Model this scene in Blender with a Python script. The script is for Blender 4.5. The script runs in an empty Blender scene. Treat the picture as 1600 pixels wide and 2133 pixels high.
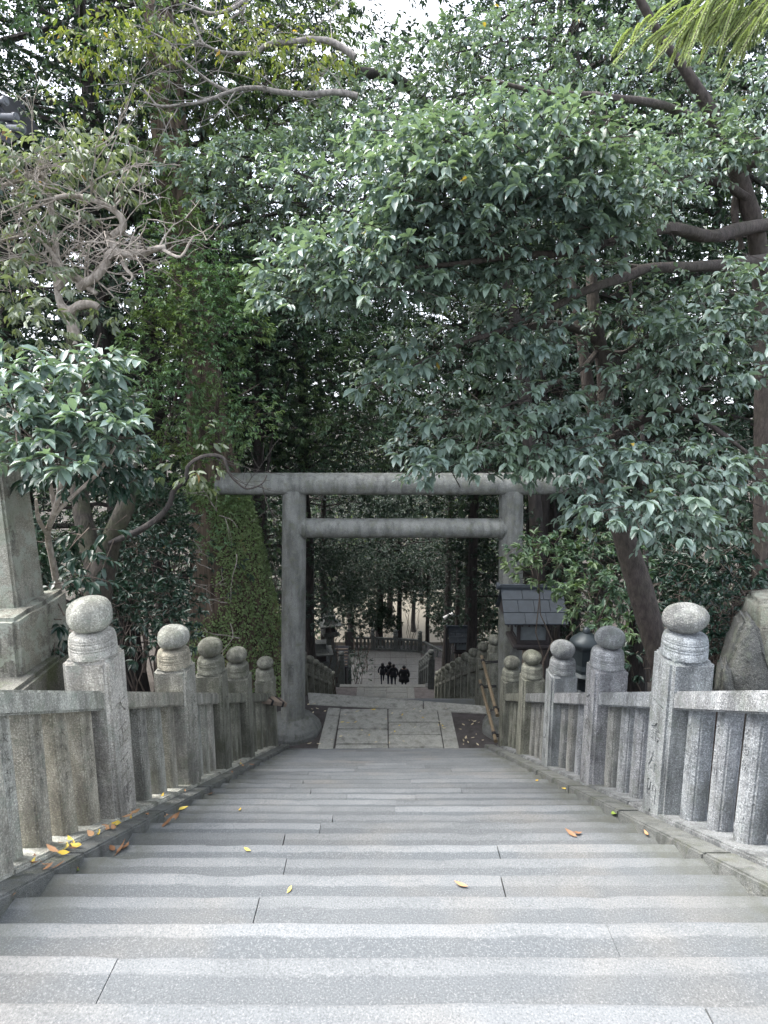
import bpy, bmesh, math, random
import numpy as np
from mathutils import Vector, Matrix, Euler, noise

S = bpy.context.scene
COL = S.collection
R = math.radians
rng = np.random.default_rng(7)
random.seed(7)

# ------------------------------------------------------------------ camera, sky, sun, exposure
PITCH = 9.76
FPX = 1300.0                                   # focal length in photograph pixels (1600 wide)
cam = bpy.data.cameras.new("camera")
cam.sensor_fit = 'HORIZONTAL'; cam.sensor_width = 36.0
cam.lens = 36.0 * FPX / 1600.0
cam.clip_start = 0.05; cam.clip_end = 3000
co = bpy.data.objects.new("camera", cam); COL.objects.link(co)
co.location = (0, 0, 0); co.rotation_euler = (R(90 - PITCH), 0, 0)
S.camera = co

SUN_EL, SUN_AZ = 62, 285                       # azimuth clockwise from +Y: high on the left
w = bpy.data.worlds.new("World"); S.world = w; w.use_nodes = True
wn = w.node_tree.nodes; wl = w.node_tree.links
bg = wn["Background"]; sky = wn.new("ShaderNodeTexSky"); sky.sky_type = 'NISHITA'; sky.sun_disc = False
sky.sun_elevation = R(SUN_EL); sky.sun_rotation = R(SUN_AZ); sky.air_density = 0.55; sky.dust_density = 6.0; sky.ozone_density = 1.0
# thin bright cloud over most of the sky
tcw = wn.new("ShaderNodeTexCoord"); cn = wn.new("ShaderNodeTexNoise"); cn.inputs['Scale'].default_value = 3.5; cn.inputs['Detail'].default_value = 5
wl.new(tcw.outputs['Generated'], cn.inputs['Vector'])
cr = wn.new("ShaderNodeMapRange"); cr.inputs[1].default_value = .35; cr.inputs[2].default_value = .65; cr.inputs[3].default_value = .55; cr.inputs[4].default_value = .95
wl.new(cn.outputs[0], cr.inputs[0])
cm = wn.new("ShaderNodeMix"); cm.data_type = 'RGBA'; wl.new(cr.outputs[0], cm.inputs[0]); wl.new(sky.outputs[0], cm.inputs[6]); cm.inputs[7].default_value = (2.25, 2.35, 2.55, 1)
wl.new(cm.outputs[2], bg.inputs[0]); bg.inputs[1].default_value = 0.15
sl = bpy.data.lights.new("sun", 'SUN'); sl.energy = 1.25; sl.angle = R(40); sl.color = (1.0, 0.98, 0.95)
so = bpy.data.objects.new("sun", sl); COL.objects.link(so)
az = R(SUN_AZ); el = R(SUN_EL)
sd = Vector((math.sin(az) * math.cos(el), math.cos(az) * math.cos(el), math.sin(el)))
so.rotation_euler = sd.to_track_quat('Z', 'Y').to_euler(); so.location = (0, -10, 30)
S.view_settings.view_transform = 'Standard'; S.view_settings.look = 'None'
S.view_settings.gamma = 1.0; S.view_settings.exposure = 2.87
S.cycles.max_bounces = 6; S.cycles.diffuse_bounces = 3; S.cycles.glossy_bounces = 2
S.cycles.transmission_bounces = 3; S.cycles.transparent_max_bounces = 4
S.cycles.use_denoising = True

CP, SP = math.cos(R(PITCH)), math.sin(R(PITCH))
def P(x, y, zc):
    """the point at depth zc (metres) seen at photograph pixel x, y"""
    xc = (x - 800.0) / FPX * zc; yc = -(y - 1066.5) / FPX * zc
    return Vector((xc, zc * CP + yc * SP, -zc * SP + yc * CP))
def Pn(x, y, zc):
    xc = (x - 800.0) / FPX * zc; yc = -(y - 1066.5) / FPX * zc
    return np.stack([xc, zc * CP + yc * SP, -zc * SP + yc * CP], -1)
def G(x, y, z):
    """the point of the level z seen at photograph pixel x, y"""
    a = math.atan((y - 1066.5) / FPX) + R(PITCH)
    Y = -z / math.tan(a)
    zc = Y * CP - z * SP
    return ((x - 800.0) / FPX * zc, Y)

# ------------------------------------------------------------------ levels of the stairs
RUN, M1 = 0.34, 0.49
def nose(Y): return -1.07 - M1 * Y
Y0 = 1.74; N1 = 28
YL1 = Y0 + RUN * (N1 - 1)                       # last nosing of the first flight
ZL1 = nose(YL1) - RUN * M1
Y2A, M2, Y2B = 13.3, 0.51, 27.9
Z2 = ZL1 - M2 * (Y2B - Y2A)
Y3A, M3 = 29.83, 0.49
Z3 = -18.05
Y3B = Y3A + (Z2 - Z3) / M3
Y3E = 43.9
def profile(Y):
    if Y < 1.4: return nose(1.4)
    if Y < YL1 + RUN: return nose(Y)
    if Y < Y2A: return ZL1
    if Y < Y2B: return ZL1 - M2 * (Y - Y2A)
    if Y < Y3A: return Z2
    if Y < Y3B: return Z2 - M3 * (Y - Y3A)
    if Y < Y3E + 1: return Z3
    return max(Z3 - 1.6, Z3 - 0.5 * (Y - Y3E - 1))
def ground(X, Y):
    z = profile(Y) - 0.12
    a = max(0.0, abs(X) - 2.6)
    z += noise.noise(Vector((X * .35, Y * .35, 3.1))) * min(0.35, a * .3)
    if Y < 30: z += min(a, 6) * 0.06
    if abs(X) < 2.35 and Y < Y3E: z -= 0.45
    return z

# ------------------------------------------------------------------ helpers
def tag(o, label, cat, group=None):
    o['label'] = label; o['category'] = cat
    if group: o['group'] = group
    return o
def empty(name, loc=(0, 0, 0)):
    o = bpy.data.objects.new(name, None); COL.objects.link(o); o.location = loc
    o.empty_display_size = 0.2
    return o
def obj(name, me, mat=None, parent=None, loc=None):
    o = bpy.data.objects.new(name, me); COL.objects.link(o)
    if mat is not None:
        if isinstance(mat, (list, tuple)):
            for m in mat: me.materials.append(m)
        elif len(me.materials) == 0: me.materials.append(mat)
    if parent is not None:
        o.parent = parent
        if loc is None: o.location = -Vector(parent.location) if parent.parent is None else (0, 0, 0)
    if loc is not None: o.location = loc
    return o
def wobj(name, me, mat, parent):
    """child whose mesh is written in world coordinates"""
    o = bpy.data.objects.new(name, me); COL.objects.link(o)
    if len(me.materials) == 0:
        for m in (mat if isinstance(mat, (list, tuple)) else [mat]): me.materials.append(m)
    o.parent = parent
    L = Vector((0, 0, 0)); p = parent
    while p is not None:
        L += Vector(p.location); p = p.parent
    o.location = -L
    return o
def smooth(me, on=True):
    me.polygons.foreach_set('use_smooth', [on] * len(me.polygons)); me.update(); return me
def auto(me, ang=35):
    me.polygons.foreach_set('use_smooth', [True] * len(me.polygons))
    try: me.set_sharp_from_angle(angle=R(ang))
    except Exception: pass
    return me

class MB:
    def __init__(s): s.v = []; s.f = []
    def add(s, vs, fs):
        n = len(s.v); s.v += [tuple(v) for v in vs]; s.f += [tuple(i + n for i in f) for f in fs]
    def box(s, x0, x1, y0, y1, z0, z1, M=None):
        vs = [Vector(p) for p in ((x0,y0,z0),(x1,y0,z0),(x1,y1,z0),(x0,y1,z0),(x0,y0,z1),(x1,y0,z1),(x1,y1,z1),(x0,y1,z1))]
        if M is not None: vs = [M @ v for v in vs]
        s.add(vs, [(0,3,2,1),(4,5,6,7),(0,1,5,4),(1,2,6,5),(2,3,7,6),(3,0,4,7)])
    def tube(s, pts, rad, n=8, cap=True, rough=0.0, seed=0):
        pts = [Vector(p) for p in pts]; m = len(pts); vs = []; up = None
        for i in range(m):
            t = (pts[min(i+1, m-1)] - pts[max(i-1, 0)])
            if t.length < 1e-9: t = Vector((0,0,1))
            t.normalize()
            if up is None: up = t.orthogonal().normalized()
            else:
                up = up - t * up.dot(t)
                up = up.normalized() if up.length > 1e-6 else t.orthogonal().normalized()
            b = t.cross(up)
            r = rad[i] if hasattr(rad, '__len__') else rad
            for k in range(n):
                a = 2 * math.pi * k / n
                d = up * math.cos(a) + b * math.sin(a)
                rr = r
                if rough: rr *= 1 + rough * noise.noise(Vector((pts[i].x*3+d.x*1.2+seed, pts[i].y*3+d.y*1.2, pts[i].z*2.2+d.z)))
                vs.append(pts[i] + d * rr)
        fs = [(i*n+k, i*n+(k+1)%n, (i+1)*n+(k+1)%n, (i+1)*n+k) for i in range(m-1) for k in range(n)]
        if cap: fs += [tuple(range(n-1, -1, -1)), tuple((m-1)*n + k for k in range(n))]
        s.add(vs, fs)
    def lathe(s, prof, n=24, c=(0,0,0), sx=1, sy=1, a0=0.0):
        m = len(prof); vs = [(c[0]+r*sx*math.cos(a0+2*math.pi*k/n), c[1]+r*sy*math.sin(a0+2*math.pi*k/n), c[2]+z) for r, z in prof for k in range(n)]
        fs = [(i*n+k, i*n+(k+1)%n, (i+1)*n+(k+1)%n, (i+1)*n+k) for i in range(m-1) for k in range(n)]
        fs += [tuple(range(n-1, -1, -1)), tuple((m-1)*n + k for k in range(n))]
        s.add(vs, fs)
    def prism(s, poly, a, b, axis='X'):
        """poly in the other two axes, from a to b along axis"""
        n = len(poly)
        def mk(t): 
            return [((t,p[0],p[1]) if axis=='X' else (p[0],t,p[1]) if axis=='Y' else (p[0],p[1],t)) for p in poly]
        s.add(mk(a) + mk(b), [tuple(range(n-1,-1,-1)), tuple(range(n, 2*n))] + [(i,(i+1)%n,n+(i+1)%n,n+i) for i in range(n)])
    def mesh(s, name='m'):
        me = bpy.data.meshes.new(name); me.from_pydata(s.v, [], s.f); me.validate(); me.update()
        bm = bmesh.new(); bm.from_mesh(me); bmesh.ops.recalc_face_normals(bm, faces=bm.faces); bm.to_mesh(me); bm.free()
        return me
def bevelled(me, w, seg=2):
    bm = bmesh.new(); bm.from_mesh(me)
    bmesh.ops.bevel(bm, geom=list(bm.edges), offset=w, segments=seg, affect='EDGES', clamp_overlap=True)
    bm.to_mesh(me); bm.free(); return me
def roughen(me, amp, sc, cuts=0, seed=0.0):
    if cuts:
        bm = bmesh.new(); bm.from_mesh(me)
        bmesh.ops.subdivide_edges(bm, edges=list(bm.edges), cuts=cuts, use_grid_fill=True)
        bm.to_mesh(me); bm.free()
    for v in me.vertices:
        n = noise.noise_vector(v.co * sc + Vector((seed, seed*1.7, 0))) 
        v.co += n * amp
    return me

# ------------------------------------------------------------------ materials
class NT:
    def __init__(s, name):
        s.m = bpy.data.materials.new(name); s.m.use_nodes = True
        s.t = s.m.node_tree; s.n = s.t.nodes; s.l = s.t.links
        s.b = s.n["Principled BSDF"]; s.out = s.n["Material Output"]
    def new(s, t, **k):
        o = s.n.new(t)
        for a, b in k.items(): setattr(o, a, b)
        return o
    def link(s, a, b): s.l.new(a, b)
    def pos(s, scale=(1,1,1), src='Object'):
        tc = s.new("ShaderNodeTexCoord"); mp = s.new("ShaderNodeMapping"); mp.inputs['Scale'].default_value = scale
        s.link(tc.outputs[src], mp.inputs[0]); return mp.outputs[0]
    def noise(s, vec, sc, det=4, rough=.6):
        n = s.new("ShaderNodeTexNoise"); n.inputs['Scale'].default_value = sc; n.inputs['Detail'].default_value = det; n.inputs['Roughness'].default_value = rough
        s.link(vec, n.inputs['Vector']); return n.outputs[0]
    def vor(s, vec, sc, feat='F1'):
        n = s.new("ShaderNodeTexVoronoi"); n.inputs['Scale'].default_value = sc; n.feature = feat
        s.link(vec, n.inputs['Vector']); return n.outputs[0]
    def ramp(s, fac, *st):
        r = s.new("ShaderNodeValToRGB"); e = r.color_ramp.elements
        while len(e) < len(st): e.new(0.5)
        for i, (p, c) in enumerate(st):
            e[i].position = p; e[i].color = (c, c, c, 1) if not hasattr(c, '__len__') else (*c, 1)
        s.link(fac, r.inputs[0]); return r.outputs[0]
    def mix(s, fac, a, b, mode='MIX'):
        x = s.new("ShaderNodeMix"); x.data_type = 'RGBA'; x.blend_type = mode
        for sock, v in ((x.inputs[0], fac), (x.inputs[6], a), (x.inputs[7], b)):
            if isinstance(v, (int, float)): sock.default_value = v
            elif isinstance(v, tuple): sock.default_value = (*v, 1)
            else: s.link(v, sock)
        return x.outputs[2]
    def math(s, op, a, b=0.0):
        x = s.new("ShaderNodeMath"); x.operation = op
        for i, v in enumerate((a, b)):
            if isinstance(v, (int, float)): x.inputs[i].default_value = v
            else: s.link(v, x.inputs[i])
        return x.outputs[0]
    def bump(s, h, strength=.4, dist=.01):
        b = s.new("ShaderNodeBump"); b.inputs['Strength'].default_value = strength; b.inputs['Distance'].default_value = dist
        s.link(h, b.inputs['Height']); s.link(b.outputs[0], s.b.inputs['Normal']); return b
    def attr(s, name):
        a = s.new("ShaderNodeAttribute"); a.attribute_name = name; return a
    def color(s, c):
        if isinstance(c, tuple): s.b.inputs['Base Color'].default_value = (*c, 1)
        else: s.link(c, s.b.inputs['Base Color'])
    def rough(s, r):
        if isinstance(r, (int, float)): s.b.inputs['Roughness'].default_value = r
        else: s.link(r, s.b.inputs['Roughness'])

def stone(name, c1, c2, speck=220, dark=(.05,.05,.05), darkamt=.5, lichen=(.28,.31,.26), lichamt=0.0, moss=(.06,.08,.03), mossamt=0.0, bump=.5, rand=.25, bsc=60, lich0=.56, st0=.5):
    t = NT(name); p = t.pos()
    oi = t.new("ShaderNodeObjectInfo")
    off = t.new("ShaderNodeVectorMath"); off.operation = 'ADD'
    rv = t.new("ShaderNodeCombineXYZ"); rm = t.math('MULTIPLY', oi.outputs['Random'], 37.0)
    for i in range(3): t.link(rm, rv.inputs[i])
    t.link(p, off.inputs[0]); t.link(rv.outputs[0], off.inputs[1]); p = off.outputs[0]
    big = t.noise(p, 3.2, 5, .62)
    c = t.mix(t.ramp(big, (.3, 0.), (.7, 1.)), c1, c2)
    sp = t.noise(p, speck, 2, .7)
    c = t.mix(t.ramp(sp, (.36, .6), (.46, 0.)), c, tuple(x * .5 for x in c1))
    c = t.mix(t.ramp(sp, (.54, 0.), (.66, .7)), c, tuple(min(1, x * 1.75) for x in c2))
    pit = t.noise(p, 38, 4, .75)
    c = t.mix(t.ramp(pit, (.30, .6), (.40, 0.)), c, tuple(x * .35 for x in c1))
    st = t.noise(t.pos((1, 1, .22)), 7, 5, .65)
    c = t.mix(t.ramp(st, (st0, 0.), (st0 + .2, darkamt)), c, dark)
    if lichamt:
        li = t.noise(p, 9, 6, .7)
        c = t.mix(t.ramp(li, (lich0, 0.), (lich0 + .07, lichamt)), c, lichen)
    if mossamt:
        mo = t.noise(p, 4.5, 5, .68)
        c = t.mix(t.ramp(mo, (.5, 0.), (.66, mossamt)), c, moss)
    v = t.math('ADD', t.math('MULTIPLY', oi.outputs['Random'], rand), 1 - rand / 2)
    cv = t.new("ShaderNodeCombineXYZ")
    for i in range(3): t.link(v, cv.inputs[i])
    c = t.mix(1.0, c, cv.outputs[0], 'MULTIPLY')
    if rand > .31:
        tint = t.ramp(oi.outputs['Random'], (0., (1,1,1)), (.35, (1.06,1.0,.90)), (.6, (.97,1.,1.02)), (.8, (1.03,.985,1.0)), (1., (.95,1.,.97)))
        c = t.mix(1.0, c, tint, 'MULTIPLY')
    t.color(c); t.rough(.88)
    h = t.math('ADD', t.math('MULTIPLY', t.noise(p, bsc, 4, .7), .9), t.math('MULTIPLY', t.noise(p, 14, 4, .65), 1.2))
    t.bump(h, min(1.0, bump * 1.3), .018)
    return t.m

M = {}
M['fence'] = stone('weathered_granite', (0.341,0.335,0.287),(0.484,0.484,0.432), 95, (.07,.07,.062), .62, (.24,.29,.25), .35, (.12,.12,.055), .25, .75, .34, 60, .55, .42)
M['fence_mossy'] = stone('mossy_granite', (0.176,0.179,0.141),(0.279,0.282,0.232), 95, (.03,.031,.027), .58, (.2,.22,.17), .25, (.06,.066,.036), .5, .7, .3, 60, .55, .42)
M['fence_grey'] = stone('grey_granite', (0.215,0.229,0.232),(0.351,0.370,0.375), 95, (.03,.034,.038), .58, (.27,.31,.31), .35, (.07,.078,.045), .35, .9, .4, 60, .54, .42)
M['monument'] = stone('lichen_stone', (0.181,0.175,0.139),(0.300,0.296,0.252), 140, (.03,.03,.026), .85, (.33,.36,.31), .7, (.09,.10,.04), .4, 1., .1, 60, .49)
M['mossrock'] = stone('mossy_rock', (0.096,0.094,0.080),(0.184,0.184,0.160), 120, (.03,.03,.025), .7, (.3,.33,.27), .5, (.055,.072,.022), .75, 1., .1, 40)
M['rock'] = stone('grey_rock', (0.057,0.060,0.055),(0.125,0.127,0.117), 120, (.025,.025,.022), .7, (.2,.22,.19), .4, (.05,.06,.025), .4, 1., .1, 40)
M['torii'] = stone('torii_stone', (.158,.166,.155),(.255,.263,.243), 200, (.055,.057,.05), .6, (.23,.24,.2), .5, (.075,.082,.045), .45, .5, .06, 60, .53, .43)
M['kerb'] = stone('kerb_stone', (0.102,0.111,0.103),(0.179,0.186,0.178), 190, (.035,.038,.033), .7, (.22,.22,.2), .3, (.06,.068,.03), .45, .7, .15)
M['paving'] = stone('paving_stone', (0.255,0.273,0.271),(0.364,0.383,0.378), 150, (.06,.064,.062), .6, (.25,.26,.24), .3, (.1,.1,.07), .3, .4, .35)
M['paving_lower'] = stone('shaded_paving_stone', (0.061,0.064,0.063),(0.093,0.097,0.093), 150, (.04,.042,.04), .6, (.17,.18,.16), .3, (.07,.07,.05), .3, .4, .35)  # darker copy of the paving; shade below the gate is put into its colour
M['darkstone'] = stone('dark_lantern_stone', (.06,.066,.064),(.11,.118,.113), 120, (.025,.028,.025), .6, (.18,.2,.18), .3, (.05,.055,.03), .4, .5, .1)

def step_material():
    t = NT('worn_granite_step'); p = t.pos()
    a = t.attr('wear'); sep = t.new("ShaderNodeSeparateColor"); t.link(a.outputs['Color'], sep.inputs[0])
    d, rnd, edge = sep.outputs[0], sep.outputs[1], sep.outputs[2]       # distance behind the nosing, slab random, dirt towards the ends
    big = t.noise(p, 2.2, 5, .6)
    c = t.mix(t.ramp(big, (.3,0.),(.7,1.)), (.128,.139,.146), (.166,.177,.183))
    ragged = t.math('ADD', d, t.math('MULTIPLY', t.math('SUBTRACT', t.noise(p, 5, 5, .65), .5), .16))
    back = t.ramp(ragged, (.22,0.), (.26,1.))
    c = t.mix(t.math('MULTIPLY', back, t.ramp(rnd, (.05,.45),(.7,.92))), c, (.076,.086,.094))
    warm = t.ramp(t.noise(p, 1.1, 3, .5), (.52,0.), (.75,.5))
    c = t.mix(warm, c, (.16,.145,.122))
    c = t.mix(t.ramp(t.noise(t.pos((.5,1.6,1)), 1.7, 6, .7), (.50,0.), (.66,.5)), c, (.085,.094,.10))
    sp = t.noise(p, 130, 2, .75)
    c = t.mix(t.ramp(sp, (.36,.5), (.46,0.)), c, (.05,.055,.058))
    c = t.mix(t.ramp(sp, (.55,0.), (.68,.45)), c, (.28,.285,.285))
    sp2 = t.noise(p, 48, 3, .7)
    c = t.mix(t.ramp(sp2, (.58,0.), (.75,.35)), c, (.085,.09,.098))
    c = t.mix(t.math('MULTIPLY', edge, t.ramp(t.noise(p, 4, 5, .7), (.35,.2),(.6,.9))), c, (.075,.08,.066))
    v = t.math('ADD', t.math('MULTIPLY', rnd, .34), .83); cv = t.new("ShaderNodeCombineXYZ")
    for i in range(3): t.link(v, cv.inputs[i])
    c = t.mix(1.0, c, cv.outputs[0], 'MULTIPLY')
    t.color(c); t.rough(.8)
    h = t.math('ADD', t.math('MULTIPLY', t.noise(p, 90, 2, .6), .5), t.noise(p, 9, 4, .6))
    t.bump(h, .55, .012)
    return t.m
M['step'] = step_material()

def soil():
    t = NT('soil_and_leaf_litter'); p = t.pos()
    n = t.noise(p, 5, 6, .7); v = t.vor(p, 26)
    c = t.mix(t.ramp(n, (.3,0.),(.7,1.)), (.016,.014,.011), (.042,.034,.025))
    c = t.mix(t.ramp(v, (.10,.6),(.26,0.)), c, (.085,.06,.036))
    t.color(c); t.rough(.95); t.bump(t.noise(p, 30, 4, .7), .8, .03); return t.m
M['soil'] = soil()
def gravel():
    t = NT('pale_gravel'); p = t.pos()
    c = t.mix(t.noise(p, 1.2, 4), (.13,.118,.09), (.17,.152,.12)); t.color(c); t.rough(.95); return t.m
M['gravel'] = gravel()
def dirt():
    t = NT('gravelly_dirt'); p = t.pos()
    c = t.mix(t.noise(p, 70, 3, .7), (.03,.028,.028), (.11,.10,.10)); c = t.mix(t.ramp(t.noise(p, 5, 4), (.4,0.),(.65,.7)), c, (.03,.026,.024))
    t.color(c); t.rough(.95); t.bump(t.noise(p, 60, 3), .8, .02); return t.m
M['dirt'] = dirt()

def bark(name, c1, c2, sc=(1,1,.18), f=16, moss=0.0, bump=.9):
    t = NT(name); p = t.pos(sc); q = t.pos()
    n = t.noise(p, f, 6, .65)
    c = t.mix(t.ramp(n, (.35,0.),(.65,1.)), c1, c2)
    if moss: c = t.mix(t.ramp(t.noise(q, 2.5, 5, .65), (.45,0.),(.6,moss)), c, (.045,.056,.022))
    t.color(c); t.rough(.9); t.bump(n, bump, .03); return t.m
M['bark'] = bark('brown_bark', (.045,.034,.027), (.13,.105,.085))
M['bark_dark'] = bark('dark_bark', (.02,.018,.017), (.06,.052,.046))
M['bark_red'] = bark('dark_smooth_bark', (.030,.024,.022), (.075,.062,.055), (1,1,.4), 20, .15, .8)
M['bark_pale'] = bark('pale_bare_bark', (.19,.165,.138), (.40,.36,.315), (1,1,.4), 22, 0, .8)
M['bark_cedar'] = bark('cedar_bark', (.03,.022,.017), (.19,.145,.105), (1,1,.12), 11, .12, 1.)
M['bark_grey'] = bark('grey_smooth_bark', (.13,.12,.11), (.30,.28,.26), (1,1,.4), 22, 0, .8)
M['bark_moss'] = bark('mossy_bark', (.016,.014,.011), (.055,.047,.037), (1,1,.4), 22, .5, .9)

def leafmat(name, cA, cB, rough=.38, tr=.2, odd=(.35,.22,.03), oddp=.985, spec=.5, alt=None):
    t = NT(name); a = t.attr('v'); f = a.outputs['Fac']
    c = t.mix(f, cA, cB)
    if alt: c = t.mix(t.ramp(t.noise(t.pos(), .9, 3, .6), (.44,0.), (.62,.85)), c, t.mix(f, tuple(x*.6 for x in alt), tuple(x*1.25 for x in alt)))
    c = t.mix(t.math('GREATER_THAN', f, oddp), c, odd)
    t.color(c); t.rough(rough); t.b.inputs['Specular IOR Level'].default_value = spec
    tl = t.new("ShaderNodeBsdfTranslucent")
    t.link(t.mix(1.0, c, (1.5, 1.6, .7), 'MULTIPLY'), tl.inputs[0])
    ms = t.new("ShaderNodeMixShader"); ms.inputs[0].default_value = tr
    t.link(t.b.outputs[0], ms.inputs[1]); t.link(tl.outputs[0], ms.inputs[2]); t.link(ms.outputs[0], t.out.inputs[0])
    return t.m
M['leaf_pale'] = leafmat('glossy_broad_leaves', (.095,.150,.134), (.24,.315,.285), .42, .2, (.42,.3,.06), .985, .65, (.15,.215,.155))  # pale base colour carries the painted sky sheen on the leaves
M['leaf_camellia'] = leafmat('camellia_leaves', (.085,.14,.128), (.205,.28,.255), .42, .2, (.4,.33,.08), .985, .65, (.125,.185,.155))
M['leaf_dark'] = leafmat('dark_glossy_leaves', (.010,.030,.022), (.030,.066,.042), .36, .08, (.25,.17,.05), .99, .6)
M['leaf_mid'] = leafmat('mid_green_leaves', (.044,.09,.06), (.13,.21,.125), .42, .2, (.35,.26,.05), .985, .5, (.12,.175,.07))
M['leaf_far'] = leafmat('shaded_forest_leaves', (.011,.029,.020), (.036,.068,.038), .42, .1, (.2,.17,.04), .985, .5)  # darkened greens; the gloom of the wood is painted into the leaf colour
M['leaf_yellow'] = leafmat('yellow_green_leaves', (.085,.13,.04), (.23,.25,.08), .45, .35, (.5,.33,.05), .92, .4)
M['leaf_withered'] = leafmat('withered_leaves', (.085,.115,.08), (.20,.235,.165), .5, .3, (.26,.16,.08), .95, .4)
M['leaf_ivy'] = leafmat('ivy_leaves', (.14,.21,.085), (.29,.38,.175), .5, .2, (.25,.25,.12), .97, .4, (.17,.24,.11))
M['leaf_fresh'] = leafmat('fresh_green_leaves', (.085,.165,.09), (.21,.34,.185), .42, .28, (.3,.28,.05), .99, .5, (.19,.26,.09))
M['leaf_sunny'] = leafmat('sunlit_leaves', (.07,.12,.03), (.17,.21,.06), .45, .35, (.3,.25,.05), .97, .4)  # lighter yellow green; the look of sunlight is painted into the leaf colour
M['leaf_yellowmix'] = leafmat('yellow_green_drooping_leaves', (.055,.105,.04), (.15,.215,.075), .42, .3, (.42,.33,.07), .98, .5)
M['needle'] = leafmat('conifer_needles', (.23,.30,.13), (.44,.50,.27), .5, .3, (.45,.32,.1), .99, .4)

def plain(name, c, rough=.6, metal=0.0, nz=12, amt=.4):
    t = NT(name); p = t.pos()
    t.color(t.mix(t.noise(p, nz, 4, .6), tuple(x*(1-amt) for x in c), tuple(min(1,x*(1+amt)) for x in c)))
    t.rough(rough); t.b.inputs['Metallic'].default_value = metal; return t.m
M['copper'] = plain('weathered_copper_roofing', (.04,.05,.06), .7, .0, 9, .5)
M['darkwood'] = plain('dark_lantern_wood', (.035,.03,.03), .7)
M['paper'] = plain('lantern_paper_panel', (.14,.16,.165), .8)
M['bronze'] = plain('dark_bronze', (.03,.04,.045), .45, .3)
M['bamboo'] = plain('dry_bamboo', (.16,.125,.08), .6, 0, 25, .55)
M['black'] = plain('black_binding', (.012,.012,.015), .6)
M['oldwood'] = plain('grey_old_wood', (.20,.16,.125), .8, 0, 20, .5)
M['lamp_white'] = plain('white_lamp_housing', (.6,.6,.58), .5)
M['tile'] = plain('roof_tile', (.02,.022,.03), .6)
M['tile_end'] = plain('roof_tile_end', (.2,.21,.23), .6)
def leaf_litter(name, a, b):
    t = NT(name); oi = t.new("ShaderNodeObjectInfo")
    t.color(t.mix(oi.outputs['Random'], a, b)); t.rough(.6); return t.m
M['fall_yellow'] = leaf_litter('yellow_fallen_leaf', (.55,.36,.03), (.72,.56,.12))
M['fall_brown'] = leaf_litter('brown_fallen_leaf', (.22,.11,.055), (.45,.27,.14))
M['fall_pale'] = leaf_litter('pale_fallen_leaf', (.38,.33,.2), (.58,.52,.36))
M['fall_green'] = leaf_litter('green_fallen_leaf', (.13,.19,.03), (.2,.28,.05))
M['cloth_black'] = plain('black_clothes', (.012,.013,.017), .9)
M['cloth_navy'] = plain('dark_navy_clothes', (.015,.018,.03), .9)
M['skin'] = plain('skin', (.42,.26,.19), .6, 0, 5, .1)
M['hair'] = plain('black_hair', (.008,.007,.007), .5)

# ------------------------------------------------------------------ foliage
def leaf_mesh(name, pos, d, n, length, width, kind='near', v=None):
    N = len(pos)
    d = d / (np.linalg.norm(d, axis=1, keepdims=True) + 1e-9)
    n = n - d * np.sum(n * d, 1, keepdims=True); n = n / (np.linalg.norm(n, axis=1, keepdims=True) + 1e-9)
    s = np.cross(d, n)
    L = np.broadcast_to(np.asarray(length, float), (N,))[:, None]; W = np.broadcast_to(np.asarray(width, float), (N,))[:, None] * L
    if kind == 'near':
        T = [(0,0,0),(.28,.40,.10),(.66,.38,.06),(1,0,-.16),(.66,-.38,.06),(.28,-.40,.10),(.5,0,-.02)]
        F = [(0,6,1),(6,2,1),(6,3,2),(0,5,6),(6,5,4),(6,4,3)]
    else:
        T = [(0,0,0),(.45,.5,.10),(1,0,-.08),(.45,-.5,.10)]
        F = [(0,2,1),(0,3,2)]
    k = len(T); co_ = np.empty((N, k, 3))
    for i, (a, b, c) in enumerate(T): co_[:, i] = pos + d * (a * L) + s * (b * W) + n * (c * L)
    nf = len(F); Fa = np.array(F)
    idx = (np.arange(N)[:, None, None] * k + Fa[None]).reshape(-1)
    me = bpy.data.meshes.new(name)
    me.vertices.add(N * k); me.vertices.foreach_set('co', co_.reshape(-1).astype(np.float32))
    me.loops.add(len(idx)); me.loops.foreach_set('vertex_index', idx.astype(np.int32))
    me.polygons.add(N * nf)
    me.polygons.foreach_set('loop_start', np.arange(0, N * nf * 3, 3, dtype=np.int32))
    me.polygons.foreach_set('use_smooth', np.full(N * nf, kind == 'near'))
    at = me.attributes.new('v', 'FLOAT', 'POINT')
    if v is None: v = rng.random(N)
    at.data.foreach_set('value', np.repeat(v, k).astype(np.float32))
    me.update(calc_edges=True)
    return me

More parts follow.
